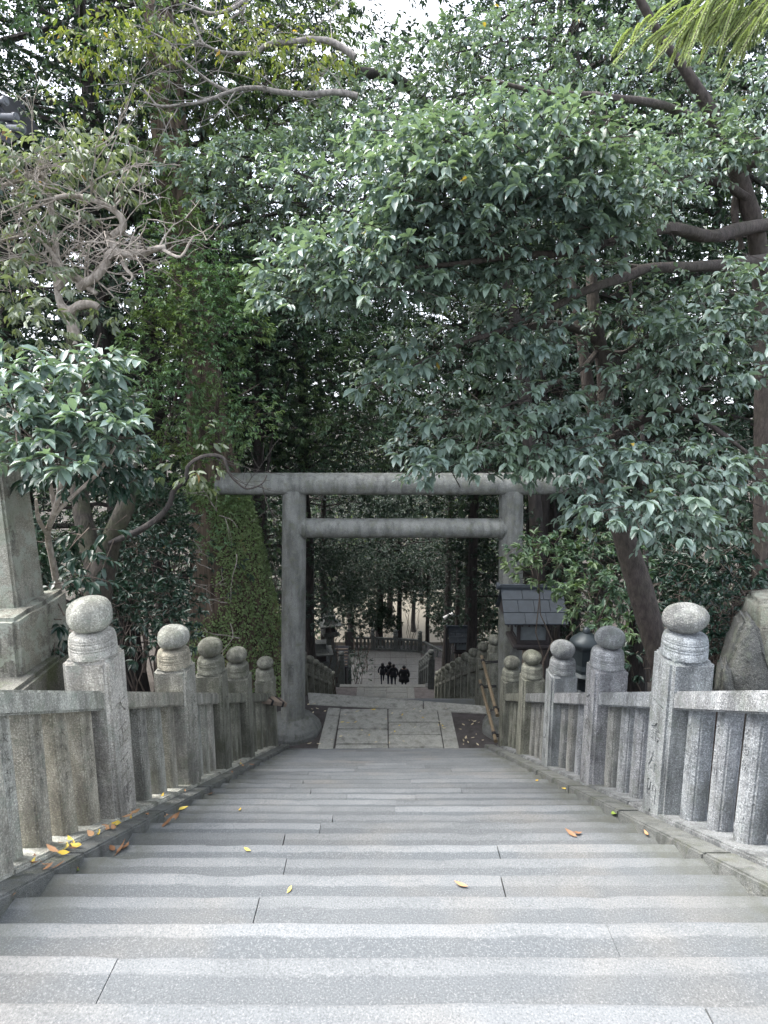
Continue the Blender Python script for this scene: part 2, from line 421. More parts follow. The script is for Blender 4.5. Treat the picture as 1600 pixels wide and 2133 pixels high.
def unit(a): return a / (np.linalg.norm(a, axis=1, keepdims=True) + 1e-9)
def ball(n):
    u = unit(rng.normal(size=(n, 3))); return u * (rng.random((n, 1)) ** (1/3))
class Leaves:
    def __init__(s): s.p = []; s.d = []; s.n = []; s.l = []; s.v = []
    def put(s, p, d, n, l, v): s.p.append(p); s.d.append(d); s.n.append(n); s.l.append(l); s.v.append(v)
    def sprays(s, O, D, k, tl, ll, droop=.35, rosette=.6, nj=.35, upn=1.0, vb=None):
        """O, D: origins and directions of twigs; k leaves on each over the length tl"""
        Nn = len(O); D = unit(D)
        A = unit(np.cross(D, np.array([0.03, 0.02, 1.0]) + 0 * D)); B = np.cross(D, A)
        vb = rng.random(Nn) if vb is None else vb
        ts = .72 + .5 * rng.random(Nn)
        for j in range(k):
            t = 1 - (1 - j / max(1, k - 1)) * (1 - rosette)
            ang = j * 2.39996 + rng.random(Nn) * 1.2
            side = A * np.cos(ang)[:, None] + B * (np.sin(ang) * .55)[:, None]
            p = O + D * (tl * t)
            d = D * (.55 + .3 * rng.random((Nn, 1))) + side * .9 + np.array([0, 0, -droop]) + rng.normal(size=(Nn, 3)) * .15
            n = np.array([0, 0, upn]) + side * .25 + rng.normal(size=(Nn, 3)) * nj
            s.put(p, d, n, ll * ts * (.62 + .55 * rng.random(Nn)), np.clip(vb * .6 + rng.random(Nn) * .4, 0, 1))
    def mesh(s, name, width=.42, kind='near'):
        return leaf_mesh(name, np.concatenate(s.p), np.concatenate(s.d), np.concatenate(s.n), np.concatenate(s.l), width, kind, np.concatenate(s.v))
    def count(s): return sum(len(a) for a in s.p)

def pads(L, lst, k, tl, ll, out=.8, droop=.35, rosette=.6, nj=.35, dirn=(0,0,0), twigs=None, upn=1.0):
    """lst of (x, y, rx, ry, depth, half thickness, number of twigs) in photograph pixels and metres"""
    for (x, y, rx, ry, zc, dz, n) in lst:
        b = ball(n)
        O = Pn(x + rx * b[:, 0], y + ry * b[:, 1], zc + dz * b[:, 2])
        c = np.array(P(x, y, zc))
        D = unit(O - c) * out + rng.normal(size=(n, 3)) * .5 + np.array(dirn)
        D[:, 2] *= .6
        L.sprays(O, D, k, tl, ll, droop, rosette, nj, upn)
        if twigs is not None:
            for i in range(0, n, 2):
                o = Vector(O[i]); dd = Vector(unit(D[i:i+1])[0])
                twigs.tube([o - dd * tl * 1.2 + Vector((0,0,-.02)), o, o + dd * tl], [.006, .005, .002], 4, False)

def wig(a, b, n, amp, seed=0):
    a = Vector(a); b = Vector(b); L = (b - a).length
    return [a.lerp(b, i/n) + noise.noise_vector(Vector((seed*3.7 + i*.9, seed, i*.31))) * amp * L * math.sin(math.pi * min(1, i/n*1.0)) for i in range(n+1)]
def px(lst): return [P(x, y, z) for x, y, z in lst]
def spline(pts, n=5):
    pts = [Vector(p) for p in pts]; out = []
    for i in range(len(pts) - 1):
        p0 = pts[max(i-1,0)]; p1 = pts[i]; p2 = pts[i+1]; p3 = pts[min(i+2, len(pts)-1)]
        for k in range(n):
            t = k / n
            out.append(0.5*((2*p1)+(p2-p0)*t+(2*p0-5*p1+4*p2-p3)*t*t+(3*p1-p0-3*p2+p3)*t*t*t))
    out.append(pts[-1]); return out
def limb(mb, pts, r0, r1, n=8, rough=.25, seed=0, sub=5):
    s = spline(pts, sub); m = len(s)
    mb.tube(s, [r0 + (r1 - r0) * i/(m-1) for i in range(m)], n, True, rough, seed)
    return s
def twiggy(mb, start, dirv, length, r, depth, rnd, gnarl=.5):
    """a crooked bare branch that forks"""
    pts = [Vector(start)]; d = Vector(dirv).normalized(); n = max(3, int(length / .12)); st = length / n
    for i in range(n):
        d = (d + Vector((rnd.uniform(-1,1), rnd.uniform(-1,1), rnd.uniform(-1,1))) * gnarl * .55).normalized()
        pts.append(pts[-1] + d * st)
    mb.tube(pts, [max(.0025, r * (1 - .75*i/n)) for i in range(n+1)], 5 if r > .012 else 4, False)
    if depth > 0:
        for q in range(rnd.randint(2, 4)):
            i = rnd.randint(n//3, n)
            dd = (d + Vector((rnd.uniform(-1,1), rnd.uniform(-1,1), rnd.uniform(-.8,1))) * 1.1).normalized()
            twiggy(mb, pts[i], dd, length * rnd.uniform(.4,.7), r * .55, depth - 1, rnd, gnarl)
    return pts

def join(a, b):
    with bpy.context.temp_override(active_object=a, object=a, selected_objects=[a, b], selected_editable_objects=[a, b]):
        bpy.ops.object.join()
    return a
#@SETTING
# ------------------------------------------------------------------ ground
def build_ground():
    xs = np.concatenate([[-900,-300,-120,-60,-40], np.arange(-28, -3, 1.0), np.arange(-3, 3.01, .35), np.arange(4, 29, 1.0), [40,60,120,300,900]])
    ys = np.concatenate([[-300,-60,-20,-8], np.arange(-4, 60, .6), [64,70,80,100,140,220,400,900,1800]])
    vs = []; nx = len(xs)
    for y in ys:
        for x in xs:
            z = ground(x, y)
            if y > 120: z = Z3 - 1.7
            vs.append((x, y, z))
    fs = [(j*nx+i, j*nx+i+1, (j+1)*nx+i+1, (j+1)*nx+i) for j in range(len(ys)-1) for i in range(nx-1)]
    me = bpy.data.meshes.new('ground'); me.from_pydata(vs, [], fs); smooth(me)
    o = obj('ground', me, M['soil']); o['kind'] = 'structure'
    b = MB(); b.box(-14, 13, 49, 64, Z3 - 1.75, Z3 - 1.3)
    o = obj('gravel_court', b.mesh(), M['gravel']); o['kind'] = 'structure'
build_ground()

# ------------------------------------------------------------------ steps
XL, XR = -1.84, 1.96
def steps(name, y0, n, nosef, run, rise, xl, xr, joints, mat, segl=.13, start_back=None):
    V = []; Fc = []; C = []
    for k in range(n):
        Yn = y0 + k * run; zt = nosef(Yn); js = sorted(joints(k))
        edges = [xl] + js + [xr]
        for a, b in zip(edges[:-1], edges[1:]):
            rnd = random.random(); g = random.choice((.0015, .002, .003, .0045))
            m = max(2, int((b - a) / segl)); base = len(V)
            dz0 = random.uniform(-.004, .004); tilt = random.uniform(-.004, .004); dy0 = random.uniform(-.008, .008)
            for i in range(m + 1):
                u = i / m; x = a + g + (b - a - 2*g) * u
                nz = noise.noise(Vector((x*1.7, Yn*2, 5))) * .003 + noise.noise(Vector((x*6, Yn*3, 1))) * .003
                ny = dy0 + noise.noise(Vector((x*1.3, Yn*2, 9))) * .006 + noise.noise(Vector((x*7, Yn*3, 2))) * .004
                wear = .006 * math.exp(-((x - .05) / 1.1) ** 2)
                ch = noise.noise(Vector((x*4.1, Yn*5, 17))); ny -= min(.016, max(0, ch - .38) * .09); nz -= min(.008, max(0, ch - .38) * .04)
                if i in (0, m): ny -= .006
                z = zt + dz0 + tilt * (u - .5) * 2
                yb = Yn - run - .03
                e = .5 + .5 * math.tanh((abs(x - (xl + xr)/2) - (xr - xl)/2 + .28) * 9)
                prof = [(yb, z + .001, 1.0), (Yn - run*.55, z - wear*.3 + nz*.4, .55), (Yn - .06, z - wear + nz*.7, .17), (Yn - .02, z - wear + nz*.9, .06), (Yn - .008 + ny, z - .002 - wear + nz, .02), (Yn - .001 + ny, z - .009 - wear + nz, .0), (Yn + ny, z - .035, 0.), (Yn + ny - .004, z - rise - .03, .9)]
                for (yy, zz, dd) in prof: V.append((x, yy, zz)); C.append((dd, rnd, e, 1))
            q = 8
            for i in range(m):
                for j in range(q - 1): Fc.append((base+i*q+j, base+i*q+j+1, base+(i+1)*q+j+1, base+(i+1)*q+j))
            Fc.append(tuple(base + j for j in range(q))); Fc.append(tuple(base + m*q + j for j in range(q-1, -1, -1)))
    me = bpy.data.meshes.new(name); me.from_pydata(V, [], Fc)
    ca = me.color_attributes.new('wear', 'FLOAT_COLOR', 'POINT')
    ca.data.foreach_set('color', np.array(C, dtype=np.float32).reshape(-1))
    bm = bmesh.new(); bm.from_mesh(me); bmesh.ops.recalc_face_normals(bm, faces=bm.faces); bm.to_mesh(me); bm.free()
    auto(me, 50)
    o = obj(name, me, mat); o['kind'] = 'structure'; return o
known = {0: [1.04], 1: [-1.02], 2: [.98], 3: [-.62+.0], 4: [.65], 5: [-.6], 6: [.76], 7: [-.72], 8: [-.5], 9: [-.43], 10: [.1], 11: [.12]}
def joints1(k):
    kk = k - 1
    if kk in known: 
        j = list(known[kk])
        return j
    r = random.Random(k * 13 + 5); return [r.uniform(-1.1, -.2)] + ([r.uniform(.3, 1.2)] if r.random() < .6 else [])
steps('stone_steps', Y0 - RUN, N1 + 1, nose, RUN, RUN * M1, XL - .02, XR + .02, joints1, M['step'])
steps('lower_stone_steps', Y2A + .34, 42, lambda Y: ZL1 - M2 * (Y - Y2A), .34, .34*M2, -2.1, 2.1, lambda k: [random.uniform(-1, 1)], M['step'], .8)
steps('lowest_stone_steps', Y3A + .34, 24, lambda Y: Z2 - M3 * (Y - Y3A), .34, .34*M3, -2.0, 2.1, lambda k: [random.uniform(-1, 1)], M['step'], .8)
def top_landing():
    b = MB(); b.box(-6, 6, -12, Y0 - 2*RUN - .035, nose(Y0 - RUN) - .6, nose(Y0 - RUN) + .001)
    o = obj('upper_path', b.mesh(), M['paving']); o['kind'] = 'structure'
top_landing()

# kerbs beside the first flight
def kerb(xa, xb, name):
    b = MB(); ya, yb = -.5, YL1 + .35
    n = 9
    for i in range(n):
        a = ya + (yb - ya) * i / n + .004; c = ya + (yb - ya) * (i + 1) / n - .004; j = random.uniform(-.006, .006)
        b.prism([(a, nose(a) + .035 + j), (c, nose(c) + .035 + j), (c, nose(c) - .6), (a, nose(a) - .6)], xa, xb, 'X')
    me = bevelled(b.mesh(), .012, 2); auto(me, 40)
    o = obj(name, me, M['kerb']); o['kind'] = 'structure'
kerb(XL - .17, XL, 'kerb'); kerb(XR, XR + .19, 'kerb')

# ------------------------------------------------------------------ landings and paving
def slab(b, poly, z, h=.12):
    b.prism([(p[0], p[1]) for p in poly], z - h, z, 'Z')
def landing1():
    z = ZL1
    b = MB(); b.prism([(-2.6,YL1-.02),(2.9,YL1-.02),(2.9,12.8),(-2.6,13.62)], z - .5, z - .02, 'Z')
    o = obj('landing_ground', b.mesh(), M['dirt']); o['kind'] = 'structure'
    b = MB(); q = lambda x, y: G(x, y, z)
    g = .011
    def quad(p1, p2, p3, p4):
        c = [sum(p[i] for p in (p1,p2,p3,p4)) / 4 for i in (0, 1)]
        slab(b, [(p[0] + (c[0]-p[0]) / max(.2, abs(c[0]-p[0])) * g, p[1] + (c[1]-p[1]) / max(.2, abs(c[1]-p[1])) * g) for p in (p1,p2,p3,p4)], z + random.uniform(-.004, .004))
    XA, XB, XC, XD, XE = -1.28, -.96, .085, 1.17, 1.47
    yn = YL1 + .0; yf = G(800, 1476, z)[1]
    quad((XA-.03, yn), (XB-.03, yn), (XB+.01, yf+.04), (XA+.04, yf+.06))
    L = [yn, yn + .42, yn + 1.0, yf]
    for a, c in zip(L[:-1], L[1:]): quad((XB, a), (XC, a), (XC, c), (XB, c))
    L = [yn, yn + .3, yn + .78, yn + 1.28, yf - .0]
    for a, c in zip(L[:-1], L[1:]): quad((XC, a), (XD, a), (XD, c), (XC, c))
    quad((XD, yn), (XE, yn), (XE, yf-.05), (XD, yf-.05))
    p = [q(640, 1441), q(882, 1459), q(1022, 1470)]; p2 = [q(643, 1467), q(882, 1479), q(1022, 1487)]
    for i in range(2):
        quad((p2[i][0], p2[i][1]), (p2[i+1][0], p2[i+1][1]), (p[i+1][0], p[i+1][1]), (p[i][0], p[i][1]))
    me = bevelled(b.mesh(), .012, 2); auto(me, 40)
    o = obj('paving', me, M['paving']); o['kind'] = 'structure'
landing1()
def landing2():
    z = Z2; b = MB(); b.box(-2.9, 2.9, Y2B - .05, Y3A - .3, z - .5, z - .02)
    o = obj('lower_landing_ground', b.mesh(), M['dirt']); o['kind'] = 'structure'
    b = MB(); x0, x1 = -1.15, 1.55; ya = Y2B; yb = Y3A - .33
    b.box(-2.25, .35, yb+.01, Y3A, z - .3, z+.01); b.box(.365, 2.1, yb+.01, Y3A, z - .3, z)
    b.box(-1.35, -1.0, ya, yb, z - .1, z); b.box(1.15, 1.5, ya, yb, z - .1, z)
    for a, c, ys in ((-.985, .1, (ya, ya+.6, ya+1.2, yb)), (.115, 1.135, (ya, ya+.5, ya+1.0, yb))):
        for s, t in zip(ys[:-1], ys[1:]): b.box(a, c, s+.006, t-.006, z - .1, z)
    me = bevelled(b.mesh(), .012, 1)
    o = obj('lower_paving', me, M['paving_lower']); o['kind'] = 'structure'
    z = Z3; b = MB(); b.box(-4.5, 6, Y3B + .3, Y3E + 1.2, z - .5, z - .02)
    o = obj('lowest_landing_ground', b.mesh(), M['dirt']); o['kind'] = 'structure'
    b = MB()
    for i in range(5):
        for j in range(5):
            x0 = -2.9 + i * 1.12 - (j % 2) * .0; y0 = Y3B + .02 + j * 1.17
            b.box(x0+.012, x0 + 1.108, y0+.012, y0 + 1.158, z - .1, z + random.uniform(-.004, .004))
    me = bevelled(b.mesh(), .012, 1)
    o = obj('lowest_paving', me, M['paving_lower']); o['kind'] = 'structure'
landing2()

#@FENCES
# ------------------------------------------------------------------ carved inscriptions
def text_mesh(txt, size, depth, spacing=1.05):
    """a column of characters, upright, reading downwards, cut depth along -Y .. +Y; origin at its top centre; faces -Y"""
    b = bpy.data.meshes.new('t'); bm = bmesh.new()
    for i, ch in enumerate(txt):
        cu = bpy.data.curves.new('ch', 'FONT'); cu.body = ch; cu.size = size; cu.extrude = depth; cu.resolution_u = 2; cu.align_x = 'CENTER'
        o = bpy.data.objects.new('ch', cu); COL.objects.link(o)
        dg = bpy.context.evaluated_depsgraph_get(); me = bpy.data.meshes.new_from_object(o.evaluated_get(dg))
        bpy.data.objects.remove(o)
        me.transform(Matrix.Translation((0, 0, -(i + .85) * size * spacing)) @ Matrix.Rotation(R(90), 4, 'X'))
        bm.from_mesh(me); bpy.data.meshes.remove(me)
    bmesh.ops.remove_doubles(bm, verts=bm.verts, dist=2e-6)
    bm.to_mesh(b); bm.free(); return b
def carve(me, cutter, mtx):
    """cuts the characters into the mesh"""
    a = bpy.data.objects.new('a', me); c = bpy.data.objects.new('c', cutter); COL.objects.link(a); COL.objects.link(c); c.matrix_world = mtx
    md = a.modifiers.new('b', 'BOOLEAN'); md.object = c; md.operation = 'DIFFERENCE'; md.use_self = True
    b0 = bmesh.new(); b0.from_mesh(me); v0 = b0.calc_volume(); b0.free(); best = me
    for solver in ('FAST', 'EXACT'):
        md.solver = solver; bpy.context.view_layer.update()
        r = bpy.data.meshes.new_from_object(a.evaluated_get(bpy.context.evaluated_depsgraph_get()))
        bm = bmesh.new(); bm.from_mesh(r); ok = sum(not e.is_manifold for e in bm.edges) < 6 and .95 < bm.calc_volume() / v0 < .9999; bm.free()
        if ok: best = r; break
    bpy.data.objects.remove(a); bpy.data.objects.remove(c)
    return best

# ------------------------------------------------------------------ stone fences
def post_mesh(w, h, slope, txt=None, side=1, seed=0):
    """square post, foot following the slope, origin at the foot centre; inner face towards +X*side"""
    b = MB(); s = w / 2
    f = [(-s,-s),(s,-s),(s,s),(-s,s)]
    vs = [(x, y, -.25 - slope * y) for x, y in f] + [(x*.985, y*.985, h) for x, y in f]
    b.add(vs, [(3,2,1,0),(4,5,6,7),(0,1,5,4),(1,2,6,5),(2,3,7,6),(3,0,4,7)])
    me = bevelled(b.mesh(), .032, 3)
    if txt:
        c = text_mesh(txt, w * .56, .011, 1.3)
        mt = Matrix.Translation((side * s * .985, 0, h - .28)) @ Matrix.Rotation(R(90) * side, 4, 'Z')
        me = carve(me, c, mt)
    auto(me, 40); return me
def neck_mesh(w, h):
    r = w / 2
    b = MB(); b.lathe([(r*.985, 0), (r*.99, .30*h), (r*.962, .325*h), (r*.985, .35*h), (r*.985,.40*h), (r*.958,.425*h), (r*.98,.455*h), (r*.972, .62*h), (r*.945,.645*h), (r*.965,.67*h), (r*.962, .71*h), (r*.94, .735*h), (r*.95,.76*h), (r*.90,.88*h), (r*.80,.955*h), (r*.62, h), (r*.3, h+.004)], 36)
    return auto(b.mesh(), 50)
def ball_mesh(w, h, e=2.0, seed=0.0):
    b = MB(); n = 22; pr = []
    for i in range(n + 1):
        a = -math.pi/2 + math.pi * i / n
        c, s = math.cos(a), math.sin(a)
        pr.append((max(.004, w/2 * abs(c) ** (2/e)), h/2 + math.copysign(abs(s) ** (2/e), s) * h/2))
    b.lathe(pr, 32); me = b.mesh()
    for v in me.vertices:
        v.co += noise.noise_vector(v.co * 5 + Vector((seed*3.3, seed, 0))) * .012 * (w/.33)
    return smooth(me)
def picket_mesh(w, h, slope, chamfer, txt=None, side=1, seed=0):
    b = MB(); s = w / 2; c = chamfer
    f = [(-s+c,-s),(s-c,-s),(s,-s+c),(s,s-c),(s-c,s),(-s+c,s),(-s,s-c),(-s,-s+c)]
    n = 8
    vs = [(x, y, -.2 - slope * y) for x, y in f] + [(x*.97, y*.97, h - slope * y) for x, y in f]
    b.add(vs, [tuple(range(n-1,-1,-1)), tuple(range(n,2*n))] + [(i,(i+1)%n,n+(i+1)%n,n+i) for i in range(n)])
    me = bevelled(b.mesh(), .010, 2)
    if txt:
        t = text_mesh(txt, w * .5, .008, 1.35)
        mt = Matrix.Translation((side * s * .985, 0, h - .10)) @ Matrix.Rotation(R(90) * side, 4, 'Z') @ Matrix.Rotation(R(1.0), 4, 'X')
        me = carve(me, t, mt)
    auto(me, 40); return me

def fence(name, label, xin, side, ys, basef, slope, sc, mat, npick, ntext=0, group=None, mats=None, extra_start=None, balls=None, texts=None, chamfer=.05, hpost=1.41, hrail=1.1, lean=0.0, ballw=.335):
    """a run of posts at the distances ys on a stone plinth; inner faces at xin; side = +1 when the stairs lie on its +X side"""
    w = .34 * sc; xc = xin - side * w / 2
    root = empty(name, (xc, ys[0], basef(ys[0]) + .05)); tag(root, label, 'stone fence', group)
    def W(nm, me, m, par, loc):
        o = bpy.data.objects.new(nm, me); COL.objects.link(o)
        if len(me.materials) == 0: me.materials.append(m)
        o.parent = par; L = Vector((0,0,0)); p = par
        while p is not None: L += Vector(p.location); p = p.parent
        o.location = Vector(loc) - L
        return o
    shared_post = post_mesh(w, hpost * sc - .05, slope); neck = neck_mesh(w, .185 * sc)
    prail = []
    for i, y in enumerate(ys):
        z = basef(y) + .05
        pm = post_mesh(w, hpost * sc - .05, slope, texts[i], side) if texts and i < len(texts) and texts[i] else shared_post
        m = mats[i] if mats else mat
        if m is not mat and pm is shared_post: pm = shared_post.copy()
        if len(pm.materials) and pm.materials[0] is not m: pm.materials.clear()
        p = W('post', pm, m, root, (xc, y, z))
        nk = neck if m is mat else neck.copy()
        if len(nk.materials): nk.materials.clear()
        nk.materials.append(m)
        top = z + hpost * sc - .05
        W('finial_neck', nk, m, p, (xc + random.uniform(-.008,.008), y + random.uniform(-.008,.008), top - .004))
        bw, bh, be = (balls[i] if balls and i < len(balls) else (ballw * sc * random.uniform(.94, 1.04), ballw * .77 * sc * random.uniform(.93, 1.06), 2.15))
        bo = W('finial_ball', ball_mesh(bw, bh, be, i + xin), m, p, (xc + random.uniform(-.012,.012), y, top + .185 * sc - .012))
        bo.rotation_euler = (random.uniform(-.07,.07), random.uniform(-.07,.07), random.uniform(0, 6))
    allY = ([extra_start] if extra_start is not None else []) + list(ys)
    for i, (a, c) in enumerate(zip(allY[:-1], allY[1:])):
        y0 = a + w/2 - .02; y1 = c - w/2 + .02
        rw = .13 * sc; rh = .15 * sc
        b = MB(); zt = hrail * sc
        b.prism([(y0, basef(y0)+zt), (y1, basef(y1)+zt), (y1, basef(y1)+zt-rh), (y0, basef(y0)+zt-rh)], xc - rw, xc + rw, 'X')
        me = bevelled(b.mesh(), .014, 2); auto(me, 40)
        L = Vector(root.location)
        me.transform(Matrix.Translation(-L))
        m = mats[min(i, len(mats)-1)] if mats else mat
        o = bpy.data.objects.new('rail', me); COL.objects.link(o); o.parent = root; me.materials.append(m)
        nb = npick if not (extra_start is not None and i == 0) else max(npick, int((c - a) / ((ys[1]-ys[0]-w) / (npick + .6) )) )
        for k in range(nb):
            y = y0 + (y1 - y0) * (k + .5) / nb + random.uniform(-.01, .01)
            pw = .155 * sc * random.uniform(.93, 1.06)
            tx = None
            if ntext and i < ntext: tx = random.choice(PICK)
            pm = picket_mesh(pw, hrail * sc - rh - .035, slope, chamfer * sc, tx, side) 
            o = W('picket', pm, m, root, (xc - side * .01, y, basef(y) + .055))
            o.rotation_euler = (random.uniform(-.012,.012), random.uniform(-.012,.012), random.uniform(-.05,.05))
    # plinth
    b = MB(); ya = allY[0] - .3; yb = allY[-1] + w/2 + .05; n = max(1, int((yb - ya) / 1.9))
    for i in range(n):
        a = ya + (yb-ya)*i/n + .004; c = ya + (yb-ya)*(i+1)/n - .004
        b.prism([(a, basef(a)+.07*1), (c, basef(c)+.07), (c, basef(c)-.7), (a, basef(a)-.7)], xin + side * .005, xc - side * (w/2 + .1), 'X')
    me = bevelled(b.mesh(), .012, 2); auto(me, 40); me.transform(Matrix.Translation(-Vector(root.location)))
    o = bpy.data.objects.new('plinth', me); COL.objects.link(o); o.parent = root; me.materials.append(mat)
    return root
PICK = ['金五円奉納', '金拾円山', '奉納大正', '金五円川', '大阪市中', '金参円吉', '奉献松']
FY = [1.32, 2.9, 4.57, 6.12, 7.68, 9.2, 10.72]
FYL = [1.3, 2.86, 4.42, 6.10, 7.38, 8.75, 10.72]
fence('stone_fence', 'warm grey weathered stone fence with ball topped posts left of the upper stairs', -2.0, 1, FYL, nose, M1, 1.0, M['fence'], 4, 4,
      'stone fences along the stairs', [M['fence'], M['fence'], M['fence'], M['fence'], M['fence_mossy'], M['fence_mossy'], M['fence_mossy']],
      balls=[(.32,.25,2.2), (.31,.25,2.3), (.318,.256,2.5), (.315,.245,2.3), (.31,.245,2.15), (.3,.24,2.1), (.3,.235,2.1)],
      texts=[None, None, '大正五年建之', '奉納金百円', '金五拾円', None, None], chamfer=.012)
fence('stone_fence', 'blue grey stone fence with carved square posts right of the upper stairs', 2.15, -1, FY, nose, M1, 1.0, M['fence_grey'], 4, 4,
      'stone fences along the stairs', [M['fence_grey'], M['fence_grey'], M['fence_grey'], M['fence_grey'], M['fence_grey'], M['fence_mossy'], M['fence_mossy']],
      balls=[(.32,.25,2.2), (.31,.25,2.1), (.33,.238,2.0), (.315,.24,2.0), (.32,.25,2.0), (.30,.23,2.0), (.3,.24,2.0)],
      texts=[None, None, '一金左四人奉', '金百円奉納', '奉献大正', None, None], chamfer=.034)
n2 = lambda Y: ZL1 - M2 * (Y - Y2A)
n3 = lambda Y: Z2 - M3 * (Y - Y3A)
fence('stone_fence', 'row of small ball topped posts on the left below the stone gate', -2.2, 1, [13.6 + 1.6 * i for i in range(9)], n2, M2, .8, M['fence_mossy'], 1, 0, 'stone fences along the stairs', balls=None, ballw=.36)
fence('stone_fence', 'row of small ball topped posts on the right below the bamboo rails', 2.3, -1, [13.1 + 1.5 * i for i in range(10)], n2, M2, .8, M['fence_mossy'], 1, 0, 'stone fences along the stairs', ballw=.36)
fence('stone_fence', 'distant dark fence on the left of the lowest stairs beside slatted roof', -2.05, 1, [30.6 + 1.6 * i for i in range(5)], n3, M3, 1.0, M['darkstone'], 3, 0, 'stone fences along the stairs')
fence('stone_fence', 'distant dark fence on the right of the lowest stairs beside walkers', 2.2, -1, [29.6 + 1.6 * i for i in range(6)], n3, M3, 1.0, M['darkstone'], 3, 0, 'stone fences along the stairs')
def far_fence():
    z = Z3; root = empty('stone_fence', (0, 43.9, z)); tag(root, 'dark stone fence across the far end of the lowest landing', 'stone fence', 'stone fences along the stairs')
    pts = [(-2.6, 44.3), (-.85, 44.3), (.85, 44.1), (2.65, 43.8), (4.9, 42.2), (7.2, 40.6)]
    drop = [0, 0, 0, 0, .55, 1.7]
    L = Vector(root.location)
    pm = post_mesh(.34, 1.2, 0); nk = neck_mesh(.34, .18); bl = ball_mesh(.32, .26)
    for i, (x, y) in enumerate(pts):
        p = obj('post', pm, M['darkstone'], root, Vector((x, y, z - drop[i])) - L)
        obj('finial_neck', nk, M['darkstone'], p, (0, 0, 1.19)); obj('finial_ball', bl, M['darkstone'], p, (0, 0, 1.36))
    for i in range(len(pts) - 1):
        a = Vector((*pts[i], z - drop[i])); c = Vector((*pts[i+1], z - drop[i+1])); d = (c - a); ln = d.length
        Mx = Matrix.Translation(a - L) @ d.to_track_quat('X', 'Z').to_matrix().to_4x4()
        b = MB(); b.box(.1, ln - .1, -.1, .1, .82, .96, Mx); obj('rail', b.mesh(), M['darkstone'], root, (0,0,0))
        b = MB(); b.box(.1, ln - .1, -.14, .14, -.1, .14, Mx); obj('plinth', b.mesh(), M['darkstone'], root, (0,0,0))
        n = 5
        for k in range(n):
            t = .17 + (ln - .34) * (k + .5) / n
            b = MB(); b.box(t - .085, t + .085, -.08, .08, .14, .82, Mx); obj('picket', bevelled(b.mesh(), .02, 1), M['darkstone'], root, (0,0,0))
far_fence()

# ------------------------------------------------------------------ torii
def torii():
    cx, Y = .36, 11.9
    root = empty('torii_gate', (cx, Y, ZL1)); tag(root, 'grey round stone gate with two cross beams standing over the landing', 'torii gate')
    zt = -1.74
    for s in (-1, 1):
        xb = cx + s * 2.235; xt = cx + s * 2.085
        b = MB(); n = 10
        pts = [Vector((xb + (xt-xb)*i/n, Y, ZL1 - .05 + (zt + .12 - ZL1 + .05)*i/n)) for i in range(n+1)]
        b.tube(pts, [.245 - .015*i/n for i in range(n+1)], 40)
        me = auto(b.mesh(), 50)
        if s < 0:
            t = text_mesh('大吉日', .15, .03)
            me = carve(me, t, Matrix.Translation((xb + .02, Y - .242, ZL1 + 1.55)))
            auto(me, 50)
        p = wobj('pillar', me, M['torii'], root)
        b = MB(); b.lathe([(.60,-.2), (.62,.0), (.60,.10), (.53,.2), (.42,.28), (.30,.31), (.2,.31)], 8, (xb, Y, ZL1), a0=.2)
        me = bevelled(b.mesh(), .05, 3); smooth(me)
        wobj('base_stone', me, M['kerb'], root)
    b = MB(); x0, x1 = cx - 3.56, cx + 3.56; n = 14
    b.tube([(x0 + (x1-x0)*i/n, Y, -1.52) for i in range(n+1)], .235, 32)
    me = b.mesh()
    for v in me.vertices:
        if v.co.z < -1.66: v.co.z = -1.66 + (v.co.z + 1.66) * .5
    bm = bmesh.new(); bm.from_mesh(me); ed = [e for e in bm.edges if all(abs(f.normal.x) > .9 for f in e.link_faces[:1]) or all(abs(f.normal.x) > .9 for f in e.link_faces[1:])]
    bmesh.ops.bevel(bm, geom=ed, offset=.03, segments=2, affect='EDGES'); bm.to_mesh(me); bm.free()
    wobj('top_beam', auto(me, 50), M['torii'], root)
    b = MB(); n = 10; x0, x1 = cx - 2.0, cx + 2.0
    b.tube([(x0 + (x1-x0)*i/n, Y - .02, -2.36) for i in range(n+1)], .19, 32)
    tb = wobj('tie_beam', auto(b.mesh(), 50), M['torii'], root)
    for s in (-1, 1):
        b = MB(); c = cx + s * 1.90
        b.tube([(c - .04, Y - .02, -2.36), (c + .04, Y - .02, -2.36)], .215, 32)
        wobj('collar', auto(bevelled(b.mesh(), .01, 2), 50), M['torii'], root)
torii()
